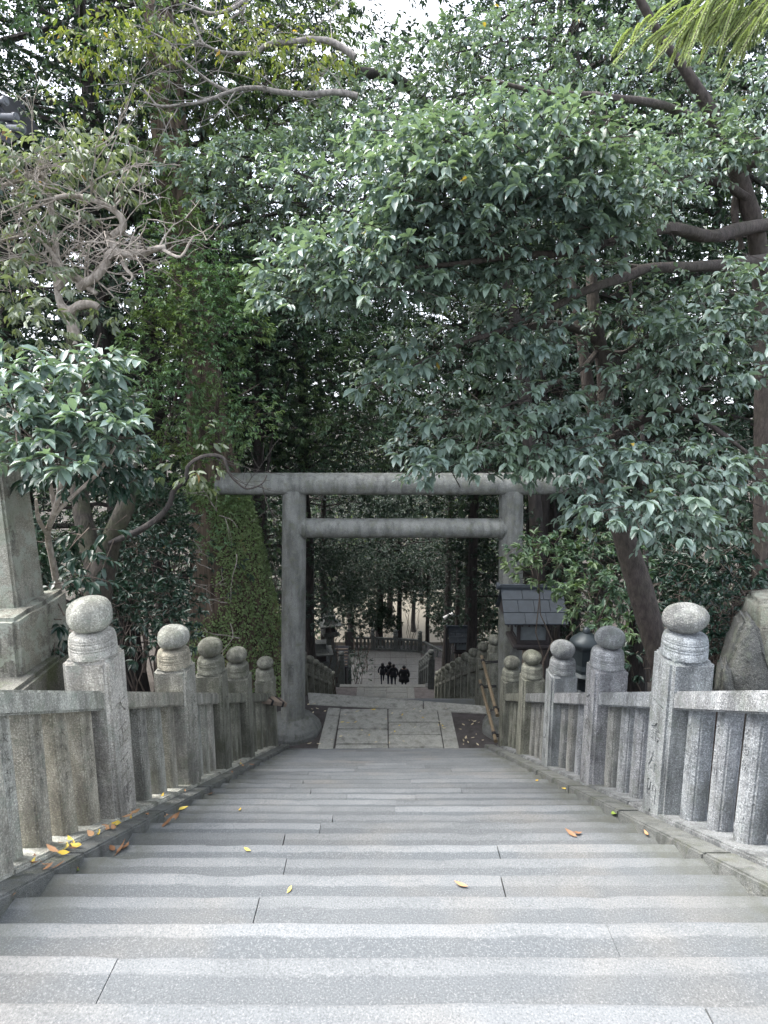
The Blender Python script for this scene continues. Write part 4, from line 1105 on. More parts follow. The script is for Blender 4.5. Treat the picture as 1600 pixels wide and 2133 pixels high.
# --- large evergreen at the right edge: long limbs reaching left over the stairs, pale glossy leaves
def right_evergreen():
    root = plant('evergreen_tree', 'big evergreen at right edge whose long limbs and pale glossy leaves hang over the stairs', 'tree', P(1590, 1340, 9.0))
    t = MB()
    limb(t, px([(1588,1420,9),(1590,1200,9),(1594,900,8.8),(1590,640,8.5),(1578,500,8.2),(1545,385,8.0),(1515,300,7.8)]), .17, .085, 14, .2, 1)
    limb(t, px([(1535,360,8.0),(1600,320,7.7),(1680,290,7.5)]), .1, .05, 8, .2, 2)
    limb(t, px([(1600,468,8.1),(1540,478,7.6),(1480,492,7.2),(1410,476,6.8),(1370,478,6.6),(1310,492,6.3),(1240,515,6.1),(1160,528,5.9),(1080,532,5.8),(960,548,5.6),(820,562,5.5)]), .085, .018, 8, .25, 3)
    limb(t, px([(1600,540,8.1),(1540,548,7.6),(1440,556,7.0),(1350,560,6.7),(1300,578,6.5),(1220,606,6.3),(1150,640,6.2),(1040,690,6.1),(960,715,6.0)]), .08, .018, 8, .25, 4)
    limb(t, px([(1350,560,6.7),(1290,552,6.6),(1250,545,6.5)]), .04, .015, 6, .2, 5)
    limb(t, px([(1555,410,8.0),(1500,380,7.6),(1440,375,7.2),(1380,380,7.0),(1330,400,6.7),(1250,430,6.3),(1180,420,6.0),(1080,400,5.6),(980,375,5.3)]), .06, .014, 8, .3, 6)
    limb(t, px([(1520,320,7.8),(1470,260,7.2),(1380,220,6.8),(1250,200,6.4),(1120,190,6.2),(1000,160,6.2)]), .06, .015, 8, .3, 7)
    limb(t, px([(1540,380,8.0),(1530,440,8.1),(1545,520,8.2)]), .05, .04, 8, .2, 8)
    limb(t, px([(1515,300,7.8),(1450,180,7.4),(1380,80,7.2),(1300,-60,7.0)]), .08, .03, 8, .3, 9)
    L = Leaves(); tw = MB()
    A = [(1050,300,210,75,5.4,.5,120),(1180,280,130,60,5.5,.5,70),(920,350,160,70,5.4,.5,90),(1000,400,220,60,5.4,.5,110),(1200,390,170,60,5.6,.5,90),(1330,390,120,55,6.0,.5,55),
         (1080,470,250,55,5.8,.5,110),(900,480,200,55,5.6,.5,95),(760,520,160,50,5.6,.5,70),(680,560,150,55,5.7,.5,60),(820,590,170,45,5.7,.5,70),(980,570,170,40,5.9,.5,60),(640,610,90,40,5.7,.4,26),
         (1480,320,130,45,7.0,.6,60),(1560,290,90,50,7.0,.6,40),(1420,300,100,50,6.7,.5,40),(1250,470,120,45,6.2,.5,45),(1130,560,140,40,6.0,.4,45),(740,370,170,50,6.4,.5,55),(860,290,130,50,6.2,.5,50)]
    pads(L, A, 8, .16, .115, .7, .38, .62, .35, (-.3,-.9,-.2), tw)
    pads(L, [(x, y, rx*1.15, ry*1.2, zc+.35, dz, int(n*.8)) for x, y, rx, ry, zc, dz, n in A], 9, .30, .088, .8, .3, .15, .4, (-.4,-.8,-.15), tw)
    wobj('trunk', auto(t.mesh(), 60), M['bark_red'], root)
    join(wobj('crown', L.mesh('crown', .5), M['leaf_pale'], root), wobj('twigs', tw.mesh(), M['bark_red'], root))
right_evergreen()

# --- leaning evergreen behind the right fence
def leaning_evergreen():
    root = plant('leaning_evergreen_tree', 'leaning dark trunked evergreen behind the right fence with drooping leaf rosettes', 'tree', P(1380, 1400, 7.8))
    t = MB()
    limb(t, px([(1400,1460,7.8),(1352,1290,7.7),(1310,1150,7.6),(1275,1020,7.4),(1255,900,7.3)]), .155, .12, 12, .15, 1)
    limb(t, px([(1258,920,7.3),(1262,820,7.2),(1252,730,7.1),(1240,660,7.0),(1232,560,7.0),(1240,440,7.0)]), .10, .05, 10, .2, 2)
    limb(t, px([(1256,920,7.3),(1228,820,7.3),(1216,740,7.3),(1200,640,7.3),(1185,560,7.3)]), .08, .045, 10, .2, 3)
    limb(t, px([(1242,710,7.1),(1215,690,6.9),(1160,676,6.7),(1090,683,6.5),(1010,700,6.3),(920,735,6.1),(850,770,6.0)]), .06, .014, 8, .25, 4)
    limb(t, px([(1245,730,7.1),(1215,765,6.9),(1170,790,6.7),(1120,820,6.5),(1040,850,6.3)]), .035, .012, 6, .3, 5)
    limb(t, px([(1250,725,7.1),(1300,735,6.9),(1350,700,6.7),(1420,680,6.5),(1520,640,6.3)]), .04, .012, 6, .3, 6)
    limb(t, px([(1262,920,7.2),(1330,880,6.8),(1400,855,6.4),(1440,860,6.2),(1500,900,6.0),(1580,960,5.9)]), .05, .014, 8, .3, 7)
    limb(t, px([(1268,960,7.3),(1300,960,6.8),(1330,1000,6.2),(1340,1040,5.7)]), .04, .01, 6, .3, 8)
    L = Leaves(); tw = MB()
    A = [(1330,650,90,60,6.4,.4,34),(1460,640,130,70,6.2,.5,56),(1550,600,90,70,6.2,.5,44),(1420,720,120,60,6.0,.5,44),(1540,720,90,60,6.0,.5,30),(1330,780,100,50,6.2,.5,30),(1470,800,120,50,6.0,.5,28),
         (1090,640,120,45,6.3,.4,36),(1020,720,120,45,6.2,.5,40),(920,740,130,50,6.1,.5,44),(830,790,90,45,6.0,.4,22),(1120,720,80,45,6.3,.4,24),(1100,820,120,50,6.3,.5,34),(1000,860,120,50,6.2,.5,36),(920,900,100,45,6.1,.5,26),
         (1180,850,90,50,6.2,.5,26),(1110,920,150,50,6.0,.5,46),(1200,960,120,50,5.9,.5,36),(1000,960,130,35,6.0,.4,34),(880,970,70,28,6.0,.3,12),(1280,920,90,50,6.0,.5,24),(1340,900,80,60,6.0,.4,22),
         (1310,1010,90,50,5.7,.4,30),(1400,960,110,60,5.7,.5,36),(1500,960,110,60,5.7,.5,36),(1560,1020,70,50,5.8,.4,20),(1270,1060,60,40,5.5,.3,16),(1340,1070,80,40,5.3,.3,22),(1430,1050,80,50,5.5,.4,24),(1420,1090,40,22,5.3,.2,8),(1500,1090,70,40,5.7,.3,14),(1220,1020,70,40,5.8,.3,16),(1180,660,60,40,6.6,.4,14)]
    pads(L, [a[:6] + (int(a[6]*.75),) for a in A], 8, .13, .125, .6, .42, .72, .35, (-.1,-.8,-.3), tw)
    pads(L, [(x, y, rx*1.1, ry*1.15, zc+.4, dz, int(n*.7)) for x, y, rx, ry, zc, dz, n in A], 8, .26, .09, .8, .35, .2, .4, (-.25,-.75,-.2), tw)
    wobj('trunk', auto(t.mesh(), 60), M['bark_red'], root)
    join(wobj('crown', L.mesh('crown', .5), M['leaf_pale'], root), wobj('twigs', tw.mesh(), M['bark_red'], root))
leaning_evergreen()

# --- camellia-like shrub by the monument
def camellia():
    root = plant('camellia_shrub', 'broad leaved shrub with blue green leaves overhanging the left monument', 'shrub', P(135, 1430, 5.6))
    t = MB()
    limb(t, px([(140,1440,5.6),(125,1260,5.5),(112,1180,5.3),(100,1115,5.1),(115,1060,4.6),(130,1000,4.4)]), .035, .018, 8, .2, 1)
    limb(t, px([(100,1115,5.1),(80,1080,4.7),(75,1040,4.5)]), .022, .01, 6, .2, 2); limb(t, px([(115,1070,4.65),(150,1035,4.5),(200,990,4.3),(240,930,4.1)]), .02, .008, 6, .3, 3)
    limb(t, px([(115,1060,4.6),(100,960,4.4),(130,860,4.2),(180,780,4.1)]), .02, .008, 6, .3, 4)
    L = Leaves(); tw = MB()
    A = [(60,800,80,30,4.2,.3,22),(150,765,90,28,4.3,.3,24),(215,745,60,16,4.3,.2,9),(50,850,70,28,4.1,.3,18),(160,840,100,30,4.2,.3,30),(235,845,50,26,4.3,.3,14),(90,905,90,26,4.0,.25,26),(200,890,90,30,4.1,.3,30),(30,950,50,18,3.9,.2,9),(120,960,90,20,3.9,.22,22),(250,905,50,26,4.2,.3,12),(210,800,60,26,4.4,.3,12),(20,770,40,26,4.2,.2,8)]
    pads(L, A, 8, .14, .105, .7, .30, .35, .3, (.35,-.55,-.05), tw)
    Ld = Leaves(); B = [(190,960,100,30,4.6,.3,34),(240,930,60,40,4.7,.3,22),(120,985,60,24,4.6,.3,12),(225,990,50,24,4.7,.3,14),(110,1290,30,50,5.1,.2,12),(150,1200,60,60,5.1,.3,16),(205,1120,60,60,5.2,.3,16),(265,985,40,40,4.8,.3,12)]
    pads(Ld, B, 7, .15, .105, .6, .55, .5, .4, (0,0,-.4), tw)
    wobj('stem', auto(t.mesh(), 60), M['bark_pale'], root); join(wobj('crown', L.mesh('crown', .48), M['leaf_camellia'], root), wobj('twigs', tw.mesh(), M['bark'], root)); wobj('lower_foliage', Ld.mesh('crown', .45), M['leaf_dark'], root)  # lower leaves take a darker material, painting the shade under the shrub
camellia()

# --- twisted half-bare tree on the left
def bare_tree():
    root = plant('twisted_bare_tree', 'gnarled half bare tree with twisted pale branches above the left monument', 'tree', P(180, 1340, 6.6))
    t = MB(); tm = MB(); tl = MB(); r = random.Random(5); z = 6.4
    def q(l): return px([(x, y, z + dz) for x, y, dz in l])
    limb(tm, q([(185,1340,.2),(205,1230,.2),(228,1140,.1),(252,1080,0),(268,1030,0),(276,980,0),(282,920,0)]), .15, .035, 12, .3, 1)
    limb(tm, q([(205,1230,.2),(170,1050,.3),(160,900,.3),(160,780,.1),(158,700,0)]), .10, .085, 12, .3, 11)
    limb(t, q([(158,720,0),(146,660,0),(125,632,0),(118,600,0)]), .06, .026, 10, .3, 2)
    limb(t, q([(140,655,0),(165,637,-.05),(192,633,-.1),(206,640,-.1)]), .055, .03, 10, .3, 3)
    m = limb(t, q([(165,600,0),(180,588,-.05),(205,572,-.1),(221,548,-.1),(227,530,-.1),(240,520,-.1),(233,495,-.1),(256,474,-.15),(250,450,-.2),(228,432,-.2),(190,415,-.25),(150,407,-.25),(115,412,-.3)]), .05, .022, 10, .35, 4)
    limb(t, q([(118,600,0),(150,575,0),(185,600,-.02),(202,612,-.02)]), .05, .02, 8, .4, 5)
    b1 = limb(t, q([(232,528,-.1),(262,529,-.15),(295,527,-.2),(325,518,-.25),(345,514,-.25)]), .048, .022, 8, .3, 6)
    b2 = limb(t, q([(340,520,-.25),(375,535,-.3),(395,505,-.3),(405,490,-.3)]), .018, .006, 6, .3, 7)
    b3 = limb(t, q([(250,535,-.1),(262,560,-.15),(276,575,-.2),(270,585,-.2),(255,575,-.2)]), .02, .008, 6, .4, 8)
    b4 = limb(t, q([(120,600,0),(118,540,.1),(112,480,.1),(100,400,.1),(85,365,.1),(40,375,0),(-20,395,0)]), .038, .018, 8, .3, 9)
    b5 = limb(t, q([(150,585,0),(120,545,0),(95,510,0),(60,490,0),(-10,505,0)]), .03, .012, 8, .3, 10)
    b6 = limb(t, q([(118,540,.1),(150,520,.05),(190,500,0)]), .016, .006, 6, .3, 12)
    b7 = limb(tl, q([(230,1130,0),(285,1108,-.1),(330,1078,-.2),(352,1052,-.2),(362,1022,-.2),(386,1000,-.2),(392,972,-.2),(412,955,-.2),(440,948,-.2),(466,955,-.2),(478,985,-.2),(492,1003,-.2),(515,1018,-.2),(545,1008,-.2),(556,990,-.2)]), .032, .006, 8, .35, 13)
    to = wobj('trunk', auto(t.mesh(), 60), M['bark_pale'], root)
    tk = t; t = MB()
    for src in (m, b1, b4, b5):
        for i in range(0, len(src), 2):
            for k in range(1):
                twiggy(t, src[i], (r.uniform(-1,.8), r.uniform(-.6,.4), r.uniform(-.4,.7)), r.uniform(.3,.7), .012, 2, r, .55)
    for i in range(16):
        x = r.uniform(-40, 290); y = r.uniform(290, 410)
        twiggy(t, P(x, y, z + r.uniform(-.4,.5)), (r.uniform(-1,1), r.uniform(-.5,.5), r.uniform(-.6,.35)), r.uniform(.3,.65), .009, 2, r, .6)
    for i in range(len(b7)//2, len(b7), 6): twiggy(tl, b7[i], (r.uniform(-.3,1), 0, r.uniform(-.7,.6)), .4, .006, 1, r, .6)
    wobj('lower_trunk', auto(tm.mesh(), 60), M['bark_moss'], root); wobj('low_limb', auto(tl.mesh(), 60), M['bark_dark'], root)
    join(to, wobj('twigs', t.mesh(), M['bark_pale'], root))
    L = Leaves()
    pads(L, [(70,330,140,60,6.3,.5,60),(150,380,120,50,6.3,.5,46),(230,340,80,60,6.5,.4,30),(40,520,80,50,6.3,.4,36),(90,440,100,50,6.3,.4,26),(60,580,90,60,6.2,.4,40),(140,300,120,50,6.5,.5,24),(60,680,90,50,6.0,.4,30),(230,620,80,50,6.6,.4,14),(400,950,60,50,6.2,.3,10),(390,1000,50,30,6.2,.3,6)], 7, .2, .10, .6, .7, .4, .6, (0,0,-.3))
    wobj('withered_leaves', L.mesh('crown', .45), M['leaf_withered'], root)
bare_tree()

# --- giant cedar with ivy, left of the gate
def giant_cedar():
    Y = 12.6; base = P(470, 1400, 13.4)
    root = plant('giant_cedar_tree', 'giant cedar left of the gate with flared trunk half covered in ivy', 'tree', base)
    def ring(y, xl, xr, zc): 
        a, c = P(xl, y, zc), P(xr, y, zc); return (a + c) / 2, (c - a).length / 2
    spec = [(1480,360,592,13.5),(1370,366,570,13.4),(1280,372,552,13.2),(1180,376,532,13.0),(1100,380,514,12.9),(1030,382,498,12.8),(950,378,476,12.7),(860,378,458,12.6),(750,376,446,12.5),(600,350,428,12.3),(450,330,408,12.1),(300,308,382,11.9),(150,296,366,11.7),(0,285,352,11.5),(-200,270,335,11.3)]
    vs = []; n = 48; rings = []
    for (y, xl, xr, zc) in spec: rings.append(ring(y, xl, xr, zc))
    R2 = []
    for i in range(len(rings) - 1):
        for k in range(6):
            t = k / 6; R2.append((rings[i][0].lerp(rings[i+1][0], t), rings[i][1] * (1-t) + rings[i+1][1] * t))
    R2.append(rings[-1])
    def pt(i, a, extra=0.0):
        c, r = R2[i]; h = c.z + 7
        fl = 1 + .05 * math.sin(a * 5 + .7) * math.exp(-max(0, h) / 3) + .05 * noise.noise(Vector((math.cos(a)*3, math.sin(a)*3, h*.35)))
        rr = (r * fl + extra)
        return Vector((c.x + rr * math.cos(a), c.y + rr * math.sin(a) + r, c.z))
    for i in range(len(R2)):
        for k in range(n):
            a = 2 * math.pi * k / n
            p = pt(i, a); p += Vector((math.cos(a), math.sin(a), 0)) * (.03 * noise.noise(Vector((a * 9, R2[i][0].z * .5, 2))))
            vs.append(p)
    fs = [(i*n+k, i*n+(k+1)%n, (i+1)*n+(k+1)%n, (i+1)*n+k) for i in range(len(R2)-1) for k in range(n)]
    b = MB(); b.add(vs, fs); wobj('trunk', auto(b.mesh(), 70), M['bark_cedar'], root)
    # ivy on the stair side of the flare
    Nn = 30000; ii = rng.random(Nn) * 32; aa = rng.random(Nn) * 2 * math.pi
    p = []; nn = []; vv = []
    for k in range(Nn):
        i = int(ii[k]); a = aa[k]
        if math.sin(a) > .35: continue
        c, r = R2[i]; f = ii[k] - i
        c2, r2 = R2[i+1]
        x = math.cos(a)                                      # -1 left .. 1 right
        h = ii[k] / 32
        edge = -.02 + .4 * noise.noise(Vector((h * 8, 3.3, 0))) - .75 * max(0, min(1, (.40 - h) / .12)) - (1.2 if h > .90 else 0)
        if x < edge + random.uniform(-.22, .22): continue
        q = pt(i, a, .01 + .07 * random.random()).lerp(pt(i+1, a, .01 + .07 * random.random()), f)
        q += Vector((0, 0, .0)); p.append(q); nn.append((math.cos(a), math.sin(a), .5)); 
        vv.append(min(1, max(0, .5 + .5 * noise.noise(q * 2.2) + random.uniform(-.35, .35))))
    p = np.array(p); nn = np.array(nn) + rng.normal(size=(len(p), 3)) * .35; d = rng.normal(size=(len(p), 3)) + np.array([0, -.2, -.7])
    wobj('ivy', leaf_mesh('ivy', p, d, nn, .055 * (.7 + .6 * rng.random(len(p))), .75, 'far', np.array(vv)), M['leaf_ivy'], root)
    # epiphytes and twigs on the flare and up the trunk
    L = Leaves(); tw = MB()
    pads(L, [(440,1020,90,45,12.2,.4,220),(410,1090,60,50,12.2,.3,80),(480,1050,40,30,12.2,.3,60),(350,960,60,50,12.2,.4,70),(440,1130,60,40,12.2,.3,40),(400,930,60,40,12.0,.4,60)], 7, .12, .07, .8, .2, .5, .4, (.2,-.4,.1))
    ep = wobj('epiphyte_foliage', L.mesh('crown', .42), M['leaf_fresh'], root)
    r = random.Random(9); t = MB()
    for i in range(18):
        x = r.uniform(380, 500); y = r.uniform(1060, 1330); twiggy(t, P(x, y, 12.0), (r.uniform(-1,1), -.3, r.uniform(-.6,1)), r.uniform(.3,.9), .012, 1, r, .5)
    join(ep, wobj('dead_twigs', t.mesh(), M['bark_pale'], root))
    # high crown
    L = Leaves(); t = MB()
    for i in range(14):
        a = i * 2.4; h = .5 + i * .55; c = Vector(R2[-1][0]) + Vector((0,0,h*.6 - 2)); e = c + Vector((math.cos(a) * 3.2, math.sin(a) * 3.2, .5)); t.tube([c, c.lerp(e,.5) + Vector((0,0,.2)), e], [.09,.06,.02], 6, False)
        O = np.array(e) + ball(90) * np.array([1.6,1.6,.6]); L.sprays(O, ball(90), 6, .3, .16, .5, .4, .5)
    wobj('limbs', t.mesh(), M['bark'], root); wobj('crown', L.mesh('crown', .3, 'far'), M['leaf_far'], root)
giant_cedar()

# --- small-leaved saplings in front of the cedar trunk
def sapling(name, label, stems, padlist, mat, ll, k=7, droop=.25, tl=.16, barkm='bark', kind='near', dirn=(.1,-.4,.1), width=.42):
    b0 = stems[0][0]
    root = plant(name, label, 'tree' if 'tree' in name or 'sapling' in name else 'shrub', P(*b0))
    t = MB()
    for i, s in enumerate(stems):
        r0 = .05 if i == 0 else .025
        limb(t, px(s), r0, .010, 7, .25, i)
    L = Leaves(); tw = MB()
    pads(L, padlist, k, tl, ll, .7, droop, .5, .4, dirn, tw)
    wobj('trunk', t.mesh(), M[barkm], root); join(wobj('crown', L.mesh('crown', width, kind), M[mat], root), wobj('twigs', tw.mesh(), M[barkm], root))
sapling('green_sapling', 'fresh green small leaved sapling growing in front of the cedar trunk', [[(455,1000,11.8),(452,880,11.6),(455,780,11.4),(450,700,11.2),(440,600,11.0)],[(455,850,11.5),(490,830,11.4),(540,800,11.3)],[(452,760,11.4),(400,720,11.2),(350,680,11.0)]],
    [(400,600,110,70,11,.7,221),(330,620,60,60,11,.5,85),(420,760,100,60,11.2,.7,187),(480,680,90,60,11.2,.7,153),(360,840,90,60,11.4,.6,119),(440,860,80,60,11.4,.6,119),(520,870,60,60,11.4,.6,85),(380,920,80,40,11.6,.6,85),(450,940,70,40,11.8,.5,85),(380,500,90,70,11.2,.6,153),(340,700,90,60,11,.6,136),(300,780,70,60,10.8,.5,102),(470,590,80,50,11.2,.6,119),(420,660,110,60,10.9,.6,187)], 'leaf_fresh', .095)
sapling('yellow_green_tree', 'tree with drooping fresh yellow green leaves behind the upper bare limbs', [[(300,1400,14),(330,1000,13.8),(400,700,13),(480,400,13),(500,150,13),(510,-50,13)],[(500,200,13),(600,150,12.6),(700,120,12.4)]],
    [(470,160,130,90,12.5,1.,170),(600,120,130,90,12.5,1.,170),(560,240,130,70,12.6,1.,130),(440,280,120,70,12.6,1.,120),(690,180,90,70,12.6,1.,80),(640,40,120,60,12.4,1.,100),(470,60,120,60,12.4,1.,80),(420,420,110,80,12.0,.8,100),(350,380,80,80,11.4,.5,70),(330,150,70,90,11.2,.4,70),(290,60,80,60,11.2,.4,50),(280,330,60,60,11.2,.4,40)], 'leaf_yellowmix', .13, 7, .7, .2, 'bark', 'near', (0,-.2,-.4), .4)
def cherry():
    root = plant('autumn_cherry_tree', 'autumn tree of bare grey limbs with sparse yellow leaves at top left', 'tree', P(1130, 1400, 13.5))
    t = MB(); z = 8.6; r = random.Random(11)
    def q(l): return px([(x, y, z) for x, y in l])
    tk = MB(); limb(tk, px([(1130,1420,13.5),(1110,1000,13.2),(1060,600,12.2),(960,330,10.8),(850,180,9.6),(745,150,8.8)]), .16, .06, 10, .3, 0)
    a = limb(t, q([(745,200),(700,192),(650,196),(590,193),(545,184),(508,184),(470,194),(440,206),(400,216),(335,221),(315,205),(292,175)]), .045, .010, 8, .25, 1)
    b = limb(t, q([(740,120),(700,92),(660,82),(620,86),(560,92),(535,108),(500,112),(460,108),(430,95),(418,80),(405,40)]), .05, .012, 8, .25, 2)
    c = limb(t, q([(475,190),(440,172),(405,145),(380,125),(365,100),(340,80),(300,60),(262,45)]), .022, .006, 6, .3, 3)
    d = limb(t, q([(520,-5),(480,20),(440,28),(405,15),(380,5)]), .03, .012, 8, .3, 4)
    e = limb(t, q([(520,-5),(500,25),(450,60)]), .02, .008, 6, .3, 5)
    f = limb(t, q([(425,95),(370,92),(320,90),(270,92)]), .012, .004, 5, .3, 6)
    g = limb(t, q([(445,108),(410,130),(380,145),(320,152)]), .012, .004, 5, .3, 7)
    for s in (a, b, c, d):
        for i in range(3, len(s), 3): twiggy(t, s[i], (r.uniform(-1,.3), r.uniform(-.4,.4), r.uniform(-.8,.8)), r.uniform(.4,.9), .010, 1, r, .4)
    wobj('trunk', auto(tk.mesh(), 60), M['bark_dark'], root)
    wobj('limbs', auto(t.mesh(), 60), M['bark_grey'], root)
    L = Leaves()
    pads(L, [(200,60,90,50,8.5,.5,40),(260,110,110,50,8.5,.5,34),(330,60,120,60,8.5,.5,40),(400,40,100,40,8.5,.5,26),(180,110,60,40,8.6,.4,16),(160,200,60,30,8.6,.4,8),(560,100,120,60,8.6,.5,40),(640,120,90,60,8.7,.5,36),(510,60,80,50,8.5,.5,24),(300,200,80,40,8.6,.5,14)], 5, .22, .095, .7, .6, .3, .6, (0,0,-.4))
    wobj('crown', L.mesh('crown', .48), M['leaf_yellow'], root)
cherry()
# --- pale sprays in the upper middle, farther than the right tree
sapling('spreading_evergreen_tree', 'pale leaved evergreen spreading flat sprays in the upper middle', [[(1352,1420,10.6),(1346,1200,10.5),(1342,1000,10.4),(1325,700,10.2),(1290,450,9.9),(1240,250,9.6),(1190,60,9.3)],[(1290,450,9.9),(1150,420,9.6),(950,440,9.3),(720,440,9.0),(600,420,8.8),(540,430,8.7)],[(1260,330,9.7),(1050,350,9.4),(800,400,9.2),(700,435,9.1),(570,420,8.8)],[(1255,300,9.6),(1000,300,9.3),(700,340,9),(560,330,8.8),(420,320,8.6)],[(1200,90,9.3),(1100,80,9.2),(950,110,9.1)]],
    [(430,330,110,35,8.6,.6,60),(530,320,120,45,8.7,.6,80),(640,300,120,55,8.8,.6,90),(560,390,130,45,8.8,.6,70),(680,390,110,55,8.9,.6,70),(470,400,90,40,8.7,.6,36),(760,250,120,60,9,.7,90),(620,470,110,40,9,.6,36),(520,470,70,36,9,.6,18),(700,280,100,50,9,.7,70),(800,180,120,60,9.2,.7,80),(900,120,140,60,9.2,.7,100),(1020,90,130,60,9,.7,90),(1140,60,130,60,9,.7,80),(1240,120,120,60,8.8,.7,80),(1330,60,110,60,8.8,.7,60),(1000,200,140,50,9,.7,70),(1150,190,130,45,8.8,.7,70),(800,330,100,40,9,.6,40),(1400,170,100,70,8.4,.6,60),(1480,230,110,45,8.2,.6,50),(1560,180,80,60,8.2,.6,40),(1460,100,90,60,8.4,.6,40)], 'leaf_pale', .115, 8, .35, .18, 'bark_dark', 'near', (-.3,-.7,-.1))
# --- teal small leaved tree in the middle
sapling('middle_evergreen_tree', 'mid height dark green tree filling the middle above the gate beam', [[(543,1400,15),(548,1100,14.8),(570,900,14.6),(620,740,14.4),(660,600,14.2)],[(700,800,14.4),(600,750,14.2),(540,720,14)],[(705,760,14.4),(800,740,14.2),(900,760,14)]],
    [(560,640,110,60,13.8,1.,150),(660,680,130,60,13.8,1.,170),(780,690,120,50,13.8,1.,140),(580,760,110,60,13.9,1.,130),(700,780,120,60,13.9,1.,140),(820,800,110,50,13.9,1.,110),(620,860,100,50,14,1.,80),(740,870,120,60,14,1.,110),(850,880,100,50,14,1.,80),(560,560,90,50,13.8,1.,80),(520,820,60,60,14,.8,40)], 'leaf_mid', .125, 7, .4, .2, 'bark_dark', 'far', (0,-.4,0))
sapling('dense_evergreen_tree', 'broad dense evergreen behind the gate closing the gap above its beams', [[(1165,1420,17),(1150,1000,17),(1080,750,17),(1000,560,17)],[(1140,900,17),(950,850,17),(750,840,17)],[(1080,750,17),(850,690,17),(600,680,17)]],
    [(460,469,81,57,17.5,1.1,95),(449,531,100,54,18.0,1.1,93),(459,643,109,56,17.2,1.1,101),(451,706,88,45,18.0,1.1,106),(462,782,85,54,17.2,1.1,113),(450,888,96,57,17.6,1.1,101),(460,960,92,47,18.2,1.1,125),(559,450,93,54,18.1,1.1,122),(552,556,102,54,17.4,1.1,100),(554,629,91,46,16.9,1.1,119),(580,707,108,60,17.9,1.1,99),(583,782,79,58,18.2,1.1,130),(580,878,92,50,17.3,1.1,127),(560,970,110,51,18.2,1.1,96),(638,464,92,52,17.0,1.1,101),(653,559,76,46,17.3,1.1,95),(653,630,76,55,17.2,1.1,99),(684,716,79,54,17.7,1.1,118),(653,778,91,57,17.7,1.1,100),(656,886,75,56,16.9,1.1,100),(658,953,93,48,17.5,1.1,103),(757,463,82,46,16.9,1.1,100),(768,539,77,60,17.7,1.1,110),(732,617,108,54,18.0,1.1,116),(771,702,105,51,17.2,1.1,116),(761,772,89,58,17.5,1.1,117),(743,881,87,46,16.9,1.1,106),(745,963,88,52,17.4,1.1,106),(834,470,78,55,17.6,1.1,126),(850,532,106,57,16.9,1.1,103),(861,620,96,54,17.8,1.1,110),(851,723,88,53,17.3,1.1,115),(856,774,92,51,16.9,1.1,129),(833,867,78,50,17.8,1.1,119),(861,960,100,57,17.1,1.1,90),(933,460,75,53,17.0,1.1,114),(934,565,78,51,17.0,1.1,128),(941,645,105,59,16.8,1.1,92),(964,888,82,60,17.6,1.1,106),(958,938,77,56,16.9,1.1,123),(1015,469,97,47,16.9,1.1,124),(1044,554,88,54,17.4,1.1,121),(1040,616,79,48,18.2,1.1,113),(1047,717,101,59,16.9,1.1,102),(1055,789,105,58,17.0,1.1,125),(1025,873,85,50,17.9,1.1,110),(1046,951,91,45,17.9,1.1,90)], 'leaf_mid', .14, 6, .4, .22, 'bark_dark', 'far', (0,-.4,0))
def under_shrub(name, label, padlist, mat, ll, group=None, zbase=None, kind='near', width=.4, k=8, stems=6, droop=.15):
    x, y, rx, ry, zc, dz, n = padlist[0]
    c = P(x, y, zc); c.z = ground(c.x, c.y)
    root = plant(name, label, 'shrub', c, group); t = MB(); r = random.Random(int(x))
    for i in range(stems):
        q = padlist[i % len(padlist)]; e = P(q[0] + r.uniform(-.5,.5)*q[2], q[1] + r.uniform(-.3,.3)*q[3], q[4])
        t.tube(wig(c + Vector((r.uniform(-.25,.25), r.uniform(-.2,.2), -.1)), e, 7, .08, i), [.02 - .002*j for j in range(8)], 6, False)
    L = Leaves(); pads(L, padlist, k, .13, ll, .7, droop, .75, .35, (0,-.25,.2), t)
    wobj('stems', t.mesh(), M['bark'], root); wobj('foliage', L.mesh('crown', width, kind), M[mat], root)
under_shrub('dark_shrub', 'dark glossy shrub behind the second left fence post below the cedar', [(310,1180,90,70,9.2,.6,110),(280,1260,110,60,8.6,.6,100),(350,1270,80,70,9.2,.6,90),(300,1330,110,40,8.4,.5,70),(250,1130,70,50,9,.5,40)], 'leaf_dark', .105)
under_shrub('dark_shrub', 'leafy dark shrub overhanging the near wooden lantern on the right', [(1150,1180,90,60,10.2,.5,80),(1240,1240,80,60,9.6,.5,80),(1210,1150,90,60,10.2,.5,70),(1290,1320,50,50,9,.4,34),(1100,1140,50,40,10.6,.4,26),(1300,1200,70,60,9.4,.5,50)], 'leaf_mid', .125, droop=.3)
under_shrub('glossy_shrub', 'small leaved glossy bush beside the first right fence post', [(1500,1300,50,60,5.9,.25,70),(1530,1250,60,40,6.0,.25,50),(1490,1370,36,40,5.8,.2,34)], 'leaf_dark', .07, droop=.1)
under_shrub('dark_shrub', 'shaded bush below the leaning evergreen behind the right fence', [(1400,1220,90,60,8.6,.6,60),(1460,1170,90,60,9,.6,60),(1540,1180,70,60,9,.5,50),(1330,1380,60,40,8.4,.4,26),(1430,1310,60,50,8,.4,36)], 'leaf_dark', .11)
under_shrub('dark_shrub', 'shaded shrub between the ivy cedar and the left gate pillar', [(560,1100,40,60,14.5,.6,60),(550,1200,50,60,14.8,.6,50),(600,1080,50,50,15,.6,50)], 'leaf_mid', .12, kind='far')
